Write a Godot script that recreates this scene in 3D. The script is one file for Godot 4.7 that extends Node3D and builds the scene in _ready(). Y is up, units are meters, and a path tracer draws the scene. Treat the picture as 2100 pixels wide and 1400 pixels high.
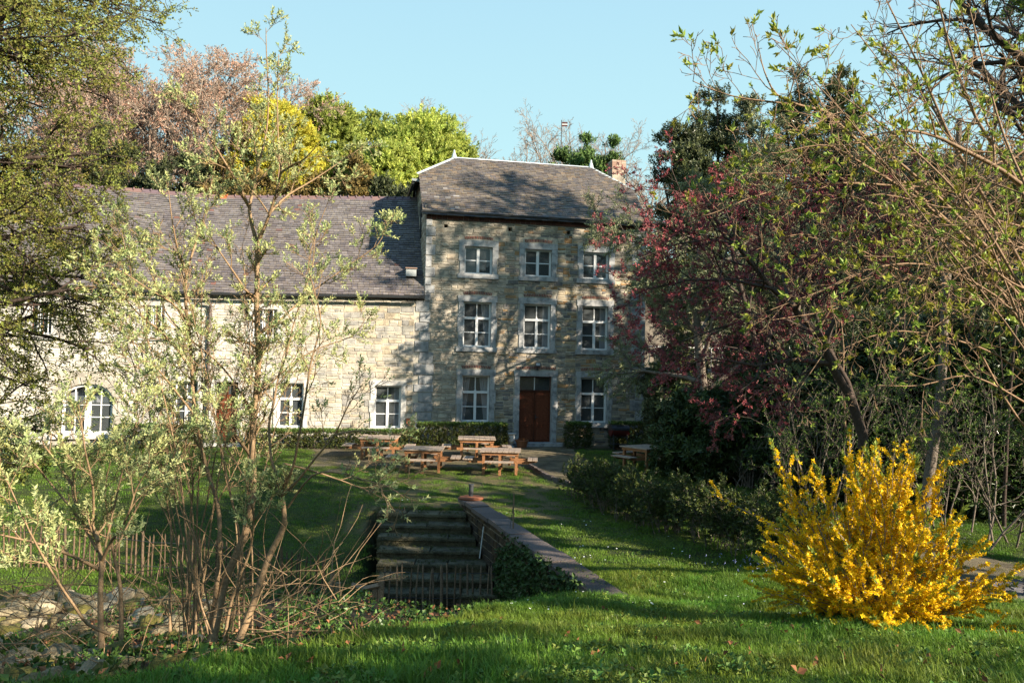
extends Node3D
# A stone mill house with a long slate-roofed wing behind a sloping spring garden, seen from a grassy bank.
# House parts use the facade's own axes: x along the front, y up, z out of the front wall.

const YAW := 0.199603
const PITCH := 0.033999
const ROLL := 0.020310
const EYE := Vector3(0, 3, 0)
var R := RandomNumberGenerator.new()
var M := {}
var N1 := FastNoiseLite.new()
var N2 := FastNoiseLite.new()
var taken := {}
var SHIFT := Vector3.ZERO
var house_frame := Transform3D(Basis(Vector3.UP, YAW), Vector3(0, 0, -33))


# ---------------------------------------------------------------- shapes
class MB:
	var v := PackedVector3Array()
	var n := PackedVector3Array()
	var c := PackedColorArray()
	var i := PackedInt32Array()

	func quad(a: Vector3, b: Vector3, d: Vector3, e: Vector3, col: Color) -> void:
		var nn := (d - a).cross(e - b).normalized()
		var s := v.size()
		v.append(a); v.append(b); v.append(d); v.append(e)
		for k in 4:
			n.append(nn); c.append(col)
		i.append(s); i.append(s + 2); i.append(s + 1)
		i.append(s); i.append(s + 3); i.append(s + 2)

	func tri(a: Vector3, b: Vector3, d: Vector3, col: Color) -> void:
		var nn := (b - a).cross(d - a).normalized()
		var s := v.size()
		v.append(a); v.append(b); v.append(d)
		for k in 3:
			n.append(nn); c.append(col)
		i.append(s); i.append(s + 2); i.append(s + 1)

	func obox(o: Vector3, x: Vector3, y: Vector3, z: Vector3, col: Color) -> void:
		quad(o - x - y + z, o + x - y + z, o + x + y + z, o - x + y + z, col)
		quad(o + x - y - z, o - x - y - z, o - x + y - z, o + x + y - z, col)
		quad(o + x - y + z, o + x - y - z, o + x + y - z, o + x + y + z, col)
		quad(o - x - y - z, o - x - y + z, o - x + y + z, o - x + y - z, col)
		quad(o - x + y + z, o + x + y + z, o + x + y - z, o - x + y - z, col)
		quad(o - x - y - z, o + x - y - z, o + x - y + z, o - x - y + z, col)

	func box(lo: Vector3, hi: Vector3, col := Color.WHITE) -> void:
		var h := (hi - lo) / 2.0
		obox((lo + hi) / 2.0, Vector3(h.x, 0, 0), Vector3(0, h.y, 0), Vector3(0, 0, h.z), col)

	# a box with bevelled front edges and uneven corners; front towards +z of the three axes given
	func slab(o: Vector3, x: Vector3, y: Vector3, z: Vector3, bev: float, jit: float, r: RandomNumberGenerator, col: Color) -> void:
		var lx := x.length()
		var ly := y.length()
		var f: Array[Vector3] = []
		var b: Array[Vector3] = []
		var sg := [[-1, -1], [1, -1], [1, 1], [-1, 1]]
		for s in sg:
			var jx := r.randf_range(-jit, jit) / lx
			var jy := r.randf_range(-jit, jit) / ly
			var p: Vector3 = o + x * (s[0] + jx) + y * (s[1] + jy)
			b.append(p)
			f.append(p - x * (s[0] * bev / lx) - y * (s[1] * bev / ly) + z * r.randf_range(0.8, 1.2))
		quad(f[0], f[1], f[2], f[3], col)
		for k in 4:
			var m := (k + 1) % 4
			quad(b[k], b[m], f[m], f[k], col)

	func tube(p: PackedVector3Array, r: PackedFloat32Array, sides: int, col: Color) -> void:
		var m := p.size()
		if m < 2:
			return
		var t := (p[1] - p[0]).normalized()
		var u := t.cross(Vector3.UP)
		if u.length() < 0.05:
			u = t.cross(Vector3.RIGHT)
		u = u.normalized()
		var s := v.size()
		for k in m:
			if k > 0 and k < m - 1:
				t = (p[k + 1] - p[k - 1]).normalized()
			elif k > 0:
				t = (p[k] - p[k - 1]).normalized()
			u = (u - t * u.dot(t)).normalized()
			var w := t.cross(u)
			for q in sides:
				var a := TAU * q / sides
				var d := u * cos(a) + w * sin(a)
				v.append(p[k] + d * r[k]); n.append(d); c.append(col)
		for k in m - 1:
			for q in sides:
				var a := s + k * sides + q
				var b := s + k * sides + (q + 1) % sides
				i.append(a); i.append(a + sides); i.append(b)
				i.append(b); i.append(a + sides); i.append(b + sides)

	func rod(a: Vector3, b: Vector3, r: float, sides := 6, col := Color.WHITE) -> void:
		tube(PackedVector3Array([a, b]), PackedFloat32Array([r, r]), sides, col)

	# profile: pairs (radius, height), turned round the y axis at o
	func lathe(o: Vector3, prof: Array, segs: int, col: Color) -> void:
		for k in prof.size() - 1:
			for q in segs:
				var a := TAU * q / segs
				var b := TAU * (q + 1) / segs
				var p: Vector2 = prof[k]
				var w: Vector2 = prof[k + 1]
				quad(o + Vector3(p.x * sin(a), p.y, p.x * cos(a)), o + Vector3(p.x * sin(b), p.y, p.x * cos(b)), o + Vector3(w.x * sin(b), w.y, w.x * cos(b)), o + Vector3(w.x * sin(a), w.y, w.x * cos(a)), col)

	func lump(o: Vector3, s: Vector3, r: RandomNumberGenerator, nz: FastNoiseLite, col: Color, lat := 6, lon := 9) -> void:
		var st := v.size()
		var off := Vector3(r.randf(), r.randf(), r.randf()) * 90.0
		var q := Basis.from_euler(Vector3(r.randf_range(-0.4, 0.4), r.randf() * TAU, r.randf_range(-0.4, 0.4)))
		for a in lat + 1:
			for b in lon:
				var th := PI * a / lat
				var ph := TAU * b / lon
				var d := Vector3(sin(th) * cos(ph), cos(th), sin(th) * sin(ph))
				var e := d.sign() * Vector3(pow(absf(d.x), 0.7), pow(absf(d.y), 0.7), pow(absf(d.z), 0.7))
				var k := 1.0 + 0.55 * nz.get_noise_3dv(d * 22.0 + off)
				v.append(o + q * (e * s * k)); n.append((q * (d / s)).normalized()); c.append(col)
		for a in lat:
			for b in lon:
				var w := st + a * lon + b
				var x := st + a * lon + (b + 1) % lon
				i.append(w); i.append(w + lon); i.append(x)
				i.append(x); i.append(w + lon); i.append(x + lon)

	func mesh() -> ArrayMesh:
		var arr := []
		arr.resize(Mesh.ARRAY_MAX)
		arr[Mesh.ARRAY_VERTEX] = v
		arr[Mesh.ARRAY_NORMAL] = n
		arr[Mesh.ARRAY_COLOR] = c
		arr[Mesh.ARRAY_INDEX] = i
		var me := ArrayMesh.new()
		if v.size() > 0:
			me.add_surface_from_arrays(Mesh.PRIMITIVE_TRIANGLES, arr)
		return me


# copies of one small mesh, each with a place and a tint
class CP:
	var b := PackedFloat32Array()
	var count := 0

	func add(x: Vector3, y: Vector3, z: Vector3, o: Vector3, col: Color) -> void:
		b.append(x.x); b.append(y.x); b.append(z.x); b.append(o.x)
		b.append(x.y); b.append(y.y); b.append(z.y); b.append(o.y)
		b.append(x.z); b.append(y.z); b.append(z.z); b.append(o.z)
		b.append(col.r); b.append(col.g); b.append(col.b); b.append(1.0)
		count += 1

	func along(dir: Vector3, spin: float, s: float, o: Vector3, col: Color) -> void:
		var u := dir.cross(Vector3(0.31, 0.2, 0.93)).normalized()
		var w := dir.cross(u)
		var x := u * cos(spin) + w * sin(spin)
		var z := x.cross(dir)
		add(x * s, dir * s, z * s, o, col)


func numbered(called: String) -> String:
	taken[called] = taken.get(called, 0) + 1
	return called if taken[called] == 1 else "%s_%03d" % [called, taken[called] - 1]


func tag(o: Node3D, label: String, category := "", group := "", kind := "") -> Node3D:
	if label: o.set_meta("label", label)
	if category: o.set_meta("category", category)
	if group: o.set_meta("group", group)
	if kind: o.set_meta("kind", kind)
	return o


func thing(called: String, label: String, category: String, where := Vector3.ZERO, turn := 0.0, group := "") -> Node3D:
	var o := Node3D.new()
	o.name = numbered(called)
	add_child(o, true)
	o.position = where
	o.rotation.y = turn
	tag(o, label, category, group)
	return o


func node(called: String, parent: Node3D) -> Node3D:
	var o := Node3D.new()
	o.name = called
	parent.add_child(o, true)
	if parent.get_parent() == self: o.position = SHIFT
	return o


func put(called: String, mb: MB, mat: Material, parent: Node3D = null) -> MeshInstance3D:
	var o := MeshInstance3D.new()
	o.mesh = mb.mesh()
	o.material_override = mat
	o.name = numbered(called) if parent == null else called
	(self if parent == null else parent).add_child(o, true)
	if parent and parent.get_parent() == self: o.position = SHIFT
	return o


func scatter(called: String, cp: CP, mesh: Mesh, mat: Material, parent: Node3D = null) -> MultiMeshInstance3D:
	var mm := MultiMesh.new()
	mm.transform_format = MultiMesh.TRANSFORM_3D
	mm.use_colors = true
	mm.mesh = mesh
	mm.instance_count = maxi(cp.count, 1)
	if cp.count == 0:
		cp.add(Vector3.RIGHT * 0.001, Vector3.UP * 0.001, Vector3.BACK * 0.001, Vector3.ZERO, Color.WHITE)
	mm.buffer = cp.b
	var o := MultiMeshInstance3D.new()
	o.multimesh = mm
	o.material_override = mat
	o.name = numbered(called) if parent == null else called
	(self if parent == null else parent).add_child(o, true)
	if parent: o.set_meta("kind", "stuff")
	return o


# ---------------------------------------------------------------- materials
func noise_tex(sd: int, freq: float, oct: int, stops: Array, size := 512, cell := false) -> NoiseTexture2D:
	var f := FastNoiseLite.new()
	f.seed = sd
	f.noise_type = FastNoiseLite.TYPE_CELLULAR if cell else FastNoiseLite.TYPE_SIMPLEX_SMOOTH
	f.frequency = freq
	f.fractal_octaves = oct
	f.fractal_gain = 0.62
	var t := NoiseTexture2D.new()
	t.width = size
	t.height = size
	t.seamless = true
	t.noise = f
	var g := Gradient.new()
	var os := PackedFloat32Array()
	var cs := PackedColorArray()
	for s in stops:
		os.append(s[0])
		cs.append(s[1])
	g.offsets = os
	g.colors = cs
	t.color_ramp = g
	return t


func grey(a: float) -> Color:
	return Color(a, a, a)


# col and the vertex tints are real base colours (linear)
func mat(called: String, col: Color, rough: float, tex: Texture2D = null, scale := 1.0, bump: Texture2D = null, relief := 0.0, detail: Texture2D = null, dscale := 1.0) -> StandardMaterial3D:
	var m := StandardMaterial3D.new()
	m.resource_name = called
	m.albedo_color = col.linear_to_srgb()
	m.roughness = rough
	m.vertex_color_use_as_albedo = true
	m.uv1_triplanar = true
	m.uv1_world_triplanar = true
	m.uv1_scale = Vector3.ONE * scale
	m.metallic_specular = 0.35
	if tex: m.albedo_texture = tex
	if bump:
		m.heightmap_enabled = true
		m.heightmap_texture = bump
		m.heightmap_scale = relief
	if detail:
		m.detail_enabled = true
		m.detail_blend_mode = BaseMaterial3D.BLEND_MODE_MUL
		m.detail_albedo = detail
		m.detail_uv_layer = BaseMaterial3D.DETAIL_UV_2
		m.uv2_triplanar = true
		m.uv2_world_triplanar = true
		m.uv2_scale = Vector3.ONE * dscale
	M[called] = m
	return m


func leafmat(called: String, col: Color, through: float, rough := 0.5) -> StandardMaterial3D:
	var m := StandardMaterial3D.new()
	m.resource_name = called
	m.albedo_color = col.linear_to_srgb()
	m.roughness = rough
	m.metallic_specular = 0.3
	m.vertex_color_use_as_albedo = true
	m.cull_mode = BaseMaterial3D.CULL_DISABLED
	m.backlight_enabled = through > 0.0
	m.backlight = grey(through)
	M[called] = m
	return m


func materials() -> void:
	var grain := noise_tex(3, 0.05, 4, [[0.0, grey(0.72)], [0.5, grey(0.92)], [1.0, grey(1.0)]])
	var fine := noise_tex(5, 0.11, 3, [[0.0, grey(0.55)], [0.45, grey(0.9)], [1.0, grey(1.0)]])
	var blotch := noise_tex(9, 0.012, 4, [[0.0, Color(0.62, 0.6, 0.58)], [0.4, Color(0.86, 0.85, 0.83)], [0.6, Color(0.98, 0.96, 0.92)], [1.0, Color(1.0, 1.0, 0.98)]])
	var lichen := noise_tex(17, 0.035, 4, [[0.0, grey(0.8)], [0.55, grey(0.93)], [0.66, Color(1.0, 0.98, 0.9)], [0.74, Color(1.0, 0.96, 0.78)], [1.0, Color(0.95, 0.9, 0.62)]])
	var stripe := noise_tex(21, 0.02, 4, [[0.0, Color(0.6, 0.56, 0.5)], [0.5, Color(0.9, 0.87, 0.84)], [1.0, Color(1, 1, 1)]])
	var ht := noise_tex(31, 0.04, 5, [[0.0, grey(0.0)], [1.0, grey(1.0)]])
	var soil := noise_tex(41, 0.06, 5, [[0.0, Color(0.5, 0.47, 0.42)], [0.5, Color(0.85, 0.84, 0.76)], [1.0, Color(1, 1, 0.96)]])
	mat("stone", Color(1, 1, 1), 0.9, grain, 1.1, ht, 1.2, blotch, 0.35)
	mat("mortar", Color(1, 1, 1), 0.95, fine, 0.8, ht, 1.0, blotch, 0.3)
	mat("dressed_stone", Color(0.47, 0.485, 0.515), 0.75, fine, 0.7, ht, 0.4, blotch, 0.45)
	mat("pale_stone", Color(0.70, 0.70, 0.70), 0.8, fine, 0.7, ht, 0.4, blotch, 0.45)
	mat("slate", Color(1, 1, 1), 0.62, fine, 0.9, ht, 0.5, lichen, 0.5)
	mat("brick", Color(1, 1, 1), 0.85, fine, 1.3)
	mat("zinc", Color(0.56, 0.62, 0.63), 0.45, fine, 0.6)
	mat("dark_metal", Color(0.05, 0.055, 0.06), 0.45, grain, 1.0)
	mat("pipe_paint", Color(0.13, 0.10, 0.09), 0.5, grain, 1.0)
	mat("rust", Color(0.22, 0.08, 0.04), 0.85, fine, 2.0, ht, 0.4)
	mat("white_paint", Color(0.80, 0.80, 0.79), 0.4, grain, 1.5)
	mat("room", Color(0.16, 0.14, 0.12), 0.9, grain, 0.6)
	mat("curtain", Color(0.34, 0.34, 0.36), 0.9, grain, 2.0)
	mat("door_wood", Color(0.16, 0.045, 0.02), 0.5, stripe, 0.9, ht, 0.2)
	mat("bench_wood", Color(0.36, 0.18, 0.085), 0.6, stripe, 1.6, ht, 0.25)
	mat("top_wood", Color(0.40, 0.33, 0.27), 0.7, stripe, 1.4, ht, 0.25)
	mat("picket", Color(0.31, 0.225, 0.15), 0.8, stripe, 2.2, ht, 0.3)
	mat("bark_tan", Color(0.33, 0.235, 0.14), 0.75, stripe, 3.0, ht, 0.3)
	mat("bark_shrub", Color(0.30, 0.205, 0.13), 0.75, stripe, 3.0, ht, 0.3)
	mat("bark_grey", Color(0.19, 0.165, 0.14), 0.9, stripe, 1.2, ht, 0.8)
	mat("bark_dark", Color(0.085, 0.065, 0.055), 0.9, stripe, 1.5, ht, 0.8)
	mat("bark_twig", Color(0.33, 0.265, 0.21), 0.9, grain, 1.0)
	mat("ground", Color(1, 1, 1), 0.95, soil, 0.55, ht, 3.0, blotch, 0.07)
	mat("gravel", Color(0.30, 0.26, 0.21), 0.95, soil, 1.6, ht, 2.0, blotch, 0.2)
	mat("moss_stone", Color(1, 1, 1), 0.95, soil, 1.0, ht, 2.5, blotch, 0.5)
	mat("coping", Color(0.17, 0.14, 0.135), 0.9, fine, 0.8, ht, 1.2, lichen, 0.9)
	mat("old_wall", Color(0.24, 0.20, 0.15), 0.95, grain, 0.7, ht, 2.5, blotch, 0.5)
	mat("urn_white", Color(0.68, 0.68, 0.66), 0.6, grain, 2.0)
	mat("enamel_red", Color(0.085, 0.016, 0.014), 0.5)
	mat("enamel_black", Color(0.03, 0.03, 0.033), 0.35)
	mat("terracotta", Color(0.24, 0.10, 0.05), 0.8, grain, 2.0)
	mat("hill_floor", Color(0.15, 0.115, 0.085), 1.0, soil, 0.1)
	var g := StandardMaterial3D.new()
	g.transparency = BaseMaterial3D.TRANSPARENCY_ALPHA
	g.albedo_color = Color(0.9, 0.95, 0.97, 0.06)
	g.roughness = 0.02
	g.metallic_specular = 0.5
	g.resource_name = "pane_glass"
	M["glass"] = g
	leafmat("willow_leaf", Color(0.46, 0.50, 0.24), 0.8)
	leafmat("olive_leaf", Color(0.25, 0.275, 0.075), 0.9)
	leafmat("bud_leaf", Color(0.26, 0.33, 0.06), 0.8)
	leafmat("red_leaf", Color(0.27, 0.068, 0.08), 0.5)
	leafmat("evergreen", Color(0.12, 0.14, 0.068), 0.2, 0.32)
	leafmat("laurel", Color(0.050, 0.078, 0.026), 0.15, 0.28)
	leafmat("grey_leaf", Color(0.22, 0.235, 0.13), 0.3, 0.45)
	leafmat("yew", Color(0.075, 0.09, 0.042), 0.1, 0.6)
	leafmat("conifer", Color(0.12, 0.20, 0.06), 0.25, 0.6)
	leafmat("bronze", Color(0.22, 0.16, 0.055), 0.25, 0.6)
	leafmat("lime_leaf", Color(0.47, 0.53, 0.13), 0.9)
	leafmat("mid_green", Color(0.33, 0.38, 0.09), 0.8)
	leafmat("yellow_leaf", Color(0.66, 0.60, 0.09), 0.9)
	leafmat("beech_bud", Color(0.40, 0.30, 0.225), 0.5)
	leafmat("forsythia", Color(0.86, 0.60, 0.012), 0.8)
	leafmat("hedge_leaf", Color(0.060, 0.080, 0.026), 0.2, 0.42)
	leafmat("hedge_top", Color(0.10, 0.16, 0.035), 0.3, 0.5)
	leafmat("ivy_leaf", Color(0.062, 0.105, 0.03), 0.2, 0.4)
	leafmat("grass_blade", Color(0.112, 0.21, 0.028), 0.8, 0.45)
	leafmat("dead_leaf", Color(0.28, 0.13, 0.065), 0.3, 0.7)
	leafmat("petal_white", Color(0.8, 0.8, 0.78), 0.3)
	leafmat("petal_blue", Color(0.30, 0.33, 0.62), 0.3)


# ---------------------------------------------------------------- the lie of the land
const UD := [-300.0, -15.0, 0.0, 3.0, 4.3, 6.3, 8.3, 10.3, 12.2, 14.0, 17.0, 19.6, 22.0, 26.0, 31.0, 46.0, 56.0, 70.0, 90.0, 130.0, 400.0]
const UY := [6.0, 3.2, 1.75, 1.52, 1.4, 0.98, 0.53, 0.1, -0.21, -0.24, -0.32, -0.38, -0.36, -0.2, -0.03, 0.0, 2.5, 8.0, 13.0, 17.0, 24.0]
const ED := [-30.0, -8.0, -5.0, -3.0, -2.3, -1.7, -1.0, -0.3, 1.0, 1.5]
const EE := [2.0, 3.0, 3.5, 4.5, 5.5, 6.8, 8.5, 9.8, 11.6, 12.3]
const BD := [-30.0, -2.3, -1.7, -1.0, -0.3, 0.5, 1.5]
const BE := [12.5, 12.5, 11.2, 10.6, 10.6, 11.0, 12.4]
const PATH_X := [1.35, 1.5, 1.75, 2.3, 3.7, 5.6, 7.25, 8.0, 8.1, 7.9, 7.75, 7.8]
const PATH_D := [32.4, 29.6, 27.0, 24.8, 22.3, 20.2, 17.6, 14.6, 11.5, 8.5, 5.0, -6.0]


func bent(x: float, xs: Array, ys: Array) -> float:
	if x <= xs[0]:
		return ys[0]
	for k in xs.size() - 1:
		if x <= xs[k + 1]:
			var t: float = (x - xs[k]) / (xs[k + 1] - xs[k])
			return lerpf(ys[k], ys[k + 1], t)
	return ys[-1]


func wall_x(d: float) -> float:
	return -1.18 + 0.29 * (20.2 - d)


# how far the ground has left the upper lawn: 0 on the lawn, up to 0.3 on the bank, 1 on the floor of the hollow
func low_share(x: float, d: float) -> float:
	if x > wall_x(d) + 0.22:
		return 0.0
	var e := bent(x, ED, EE)
	var f := bent(x, BD, BE)
	var bank := clampf((d - e) * 0.15, 0.0, 0.3) if d < 15.0 else 0.0
	return maxf(bank, hollow(x, d, maxf(e, f)))


func hollow(x: float, d: float, f: float) -> float:
	var near := smoothstep(f, f + lerpf(1.7, 2.8, smoothstep(0.0, -2.5, x)), d)
	var left := smoothstep(-3.1, -5.0, x)
	var far := 1.0 - smoothstep(lerpf(16.9, 17.6, left), lerpf(20.4, 24.0, left), d)
	if x > -3.1:
		far = 1.0 if d < 19.95 else 0.0
	return near * far


func ground_y(x: float, z: float) -> float:
	var d := -z
	var de := d - clampf((d - 17.0) / 14.0, 0.0, 1.0) * 0.2023 * clampf(x, -30.0, 12.0)
	var up := bent(de, UD, UY)
	var bumps := N1.get_noise_2d(x * 9.0, z * 9.0) * 0.05 + N1.get_noise_2d(x * 2.5 + 50.0, z * 2.5) * 0.12
	var tilt := clampf(-x * 0.09, 0.0, 0.3) * (1.0 - smoothstep(9.0, 14.0, d))
	up -= tilt
	if d > 17.0 and d < 36.0:
		bumps *= 0.25
	if d > 50.0:
		up += N1.get_noise_2d(x * 0.6, z * 0.6) * 3.0 * smoothstep(50.0, 75.0, d) + smoothstep(12.0, 80.0, absf(x - 5.0)) * smoothstep(50.0, 90.0, d) * 6.0
	if d < 26.0 and d > 2.0 and x < wall_x(d) + 0.22:
		var e := bent(x, ED, EE)
		var f := maxf(bent(x, BD, BE), e)
		var low := bent(x, [-14.0, -8.0, -3.0], [-1.15, -1.4, -1.75])
		if d > e and d < 16.0:
			up = bent(e, UD, UY) - tilt - 0.21 * (minf(d, f) - e) - 0.12 * smoothstep(e, e + 0.6, d)
		up = lerpf(up, low, hollow(x, d, f))
	return up + bumps


func path_dist(x: float, d: float) -> float:
	var best := 99.0
	var p := Vector2(x, d)
	for k in PATH_X.size() - 1:
		var a := Vector2(PATH_X[k], PATH_D[k])
		var b := Vector2(PATH_X[k + 1], PATH_D[k + 1])
		best = minf(best, p.distance_to(Geometry2D.get_closest_point_to_segment(p, a, b)))
	return best


func woods(x: float, d: float) -> float:
	var edge := bent(x, [-2.0, 5.0, 6.0, 9.0, 11.5, 13.5, 16.0, 30.0], [60.0, 29.0, 27.0, 24.5, 20.0, 15.5, 12.0, 6.0])
	return d - edge


func local_of(p: Vector3) -> Vector3:
	return house_frame.affine_inverse() * p


# what covers the ground: 0 lawn, 1 leaf litter and soil, 2 trodden gravelly turf, 3 gravel
func cover(x: float, z: float) -> int:
	var d := -z
	var nz := N1.get_noise_2d(x * 14.0, z * 14.0)
	var l := local_of(Vector3(x, 0, z))
	if d > 45.0 or woods(x, d) > nz * 1.2:
		return 1
	if l.z < 1.0 + nz * 0.5 and l.x < 8.0:
		return 3
	if path_dist(x, d) < 1.12 and d > 4.0:
		return 3
	var e := bent(x, ED, EE)
	if x > -3.0 and x < wall_x(d) + 0.2 and d > e + 1.0 and d < 20.0:
		return 1
	if x < -0.3 and d > e - 0.2 + nz * 0.4 and d < bent(x, BD, BE) + 1.4 + nz * 1.5:
		return 1
	if l.x > -7.5 and l.x < 2.0 and l.z < 5.8 + nz * 1.2:
		return 3 if nz > -0.1 else 2
	if x > -3.6 + nz and x < 1.5 and d > 18.8 and d < 29.5:
		return 2 if N1.get_noise_2d(x * 22.0 + 7.0, z * 22.0) > 0.02 else 0
	return 0


func steps_list(a: float, b: float, s: float) -> PackedFloat32Array:
	var o := PackedFloat32Array()
	var n := maxi(1, int(round((b - a) / s)))
	for k in n:
		o.append(a + (b - a) * k / n)
	return o


func ground() -> void:
	var xs := PackedFloat32Array()
	for s in [[-400.0, -60.0, 40.0], [-60.0, -22.0, 4.0], [-22.0, -9.0, 0.7], [-9.0, 9.0, 0.18], [9.0, 20.0, 0.7], [20.0, 60.0, 4.0], [60.0, 440.0, 40.0]]:
		xs.append_array(steps_list(s[0], s[1], s[2]))
	var ds := PackedFloat32Array()
	for s in [[-300.0, -15.0, 40.0], [-15.0, 2.6, 1.0], [2.6, 22.0, 0.18], [22.0, 46.0, 0.5], [46.0, 130.0, 4.0], [130.0, 440.0, 40.0]]:
		ds.append_array(steps_list(s[0], s[1], s[2]))
	var mb := MB.new()
	var nx := xs.size()
	var tints := [Color(0.068, 0.10, 0.024), Color(0.085, 0.060, 0.040), Color(0.17, 0.155, 0.085), Color(0.20, 0.175, 0.145)]
	for d in ds:
		for x in xs:
			mb.v.append(Vector3(x, ground_y(x, -d), -d))
			var c: Color = tints[cover(x, -d)] if absf(x) < 60.0 and d < 46.0 else tints[1]
			if d < -4.0 or (d < 12.0 and x < -9.0):
				c = tints[0]
			mb.c.append(c)
	for k in ds.size():
		for q in nx:
			var a := mb.v[k * nx + maxi(q - 1, 0)]
			var b := mb.v[k * nx + mini(q + 1, nx - 1)]
			var e := mb.v[maxi(k - 1, 0) * nx + q]
			var f := mb.v[mini(k + 1, ds.size() - 1) * nx + q]
			mb.n.append((b - a).cross(f - e).normalized())
			if k < ds.size() - 1 and q < nx - 1:
				var s := k * nx + q
				mb.i.append(s); mb.i.append(s + nx); mb.i.append(s + 1)
				mb.i.append(s + 1); mb.i.append(s + nx); mb.i.append(s + nx + 1)
	tag(put("ground", mb, M.ground), "sloping garden ground of turf, soil and trodden gravel", "", "", "structure")


func drive() -> void:
	# the gravel path from the door, as a strip on the ground, and the stone setts where it is paved
	var mb := MB.new()
	var rows: Array = []
	var c := Curve2D.new()
	for k in PATH_X.size():
		var a := Vector2(PATH_X[maxi(k - 1, 0)], PATH_D[maxi(k - 1, 0)])
		var b := Vector2(PATH_X[mini(k + 1, PATH_X.size() - 1)], PATH_D[mini(k + 1, PATH_X.size() - 1)])
		c.add_point(Vector2(PATH_X[k], PATH_D[k]), -(b - a) / 6.0, (b - a) / 6.0)
	c.bake_interval = 0.2
	var pts := c.get_baked_points()
	for k in pts.size() - 1:
		var t := (pts[mini(k + 1, pts.size() - 1)] - pts[maxi(k - 1, 0)]).normalized()
		var s := Vector2(-t.y, t.x)
		var row := []
		for q in 9:
			var w := (q - 4) / 4.0 * (1.05 + N1.get_noise_1d(k * 3.0 + q * 99.0) * 0.08)
			var p: Vector2 = pts[k] + s * w
			row.append(Vector3(p.x, ground_y(p.x, -p.y) + 0.022 - 0.012 * absf(q - 4) / 4.0, -p.y))
		rows.append(row)
	for k in rows.size() - 1:
		for q in 8:
			var col := Color(0.9, 0.9, 0.9).lerp(Color(0.62, 0.66, 0.45), clampf(N1.get_noise_2d(k * 6.0, q * 30.0) * 1.5, 0.0, 1.0))
			mb.quad(rows[k][q + 1], rows[k][q], rows[k + 1][q], rows[k + 1][q + 1], col)
	var path := put("garden_path", mb, M.gravel)
	tag(path, "gravel path curving from the front door behind the low hedge", "", "", "structure")
	# edging stones on the lawn side near the terrace
	for k in 11:
		var e := MB.new()
		var d := 27.4 - k * 0.42
		var x := bent(d, [22.3, 24.8, 27.0, 29.6], [2.62, 1.22, 0.68, 0.42])
		var x2 := bent(d - 0.4, [22.3, 24.8, 27.0, 29.6], [2.62, 1.22, 0.68, 0.42])
		var dir := Vector3(x2 - x, 0, 0.4).normalized()
		var y := ground_y(x, -d) + 0.05
		e.obox(Vector3(x, y, -d), dir * 0.2, Vector3(0, 0.07, 0), dir.cross(Vector3.UP) * 0.05, grey(R.randf_range(0.8, 1.1)))
		put("edging_stone", e, M.coping, path)
	# setts
	var st := thing("paved_drive", "", "")
	tag(st, "worn cobbled drive beside the yellow forsythia", "", "", "structure")
	for k in 34:
		var d := 13.4 - k * 0.155
		var t := k % 2 * 0.09
		for q in 11:
			var x := bent(d, [5.0, 8.5, 11.5, 14.6], [7.75, 7.9, 8.1, 8.0]) - 1.05 + q * 0.2 + t
			var y := ground_y(x, -d) + 0.022
			var e := MB.new()
			e.slab(Vector3(x, y, -d), Vector3(0.088, 0, 0), Vector3(0, ground_y(x, -d + 0.01) - ground_y(x, -d), 0.01).normalized() * -0.066, Vector3(0, 0.03, 0), 0.014, 0.008, R, Color(0.15, 0.14, 0.15) * R.randf_range(0.75, 1.35))
			put("sett", e, M.stone, st)


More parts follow.
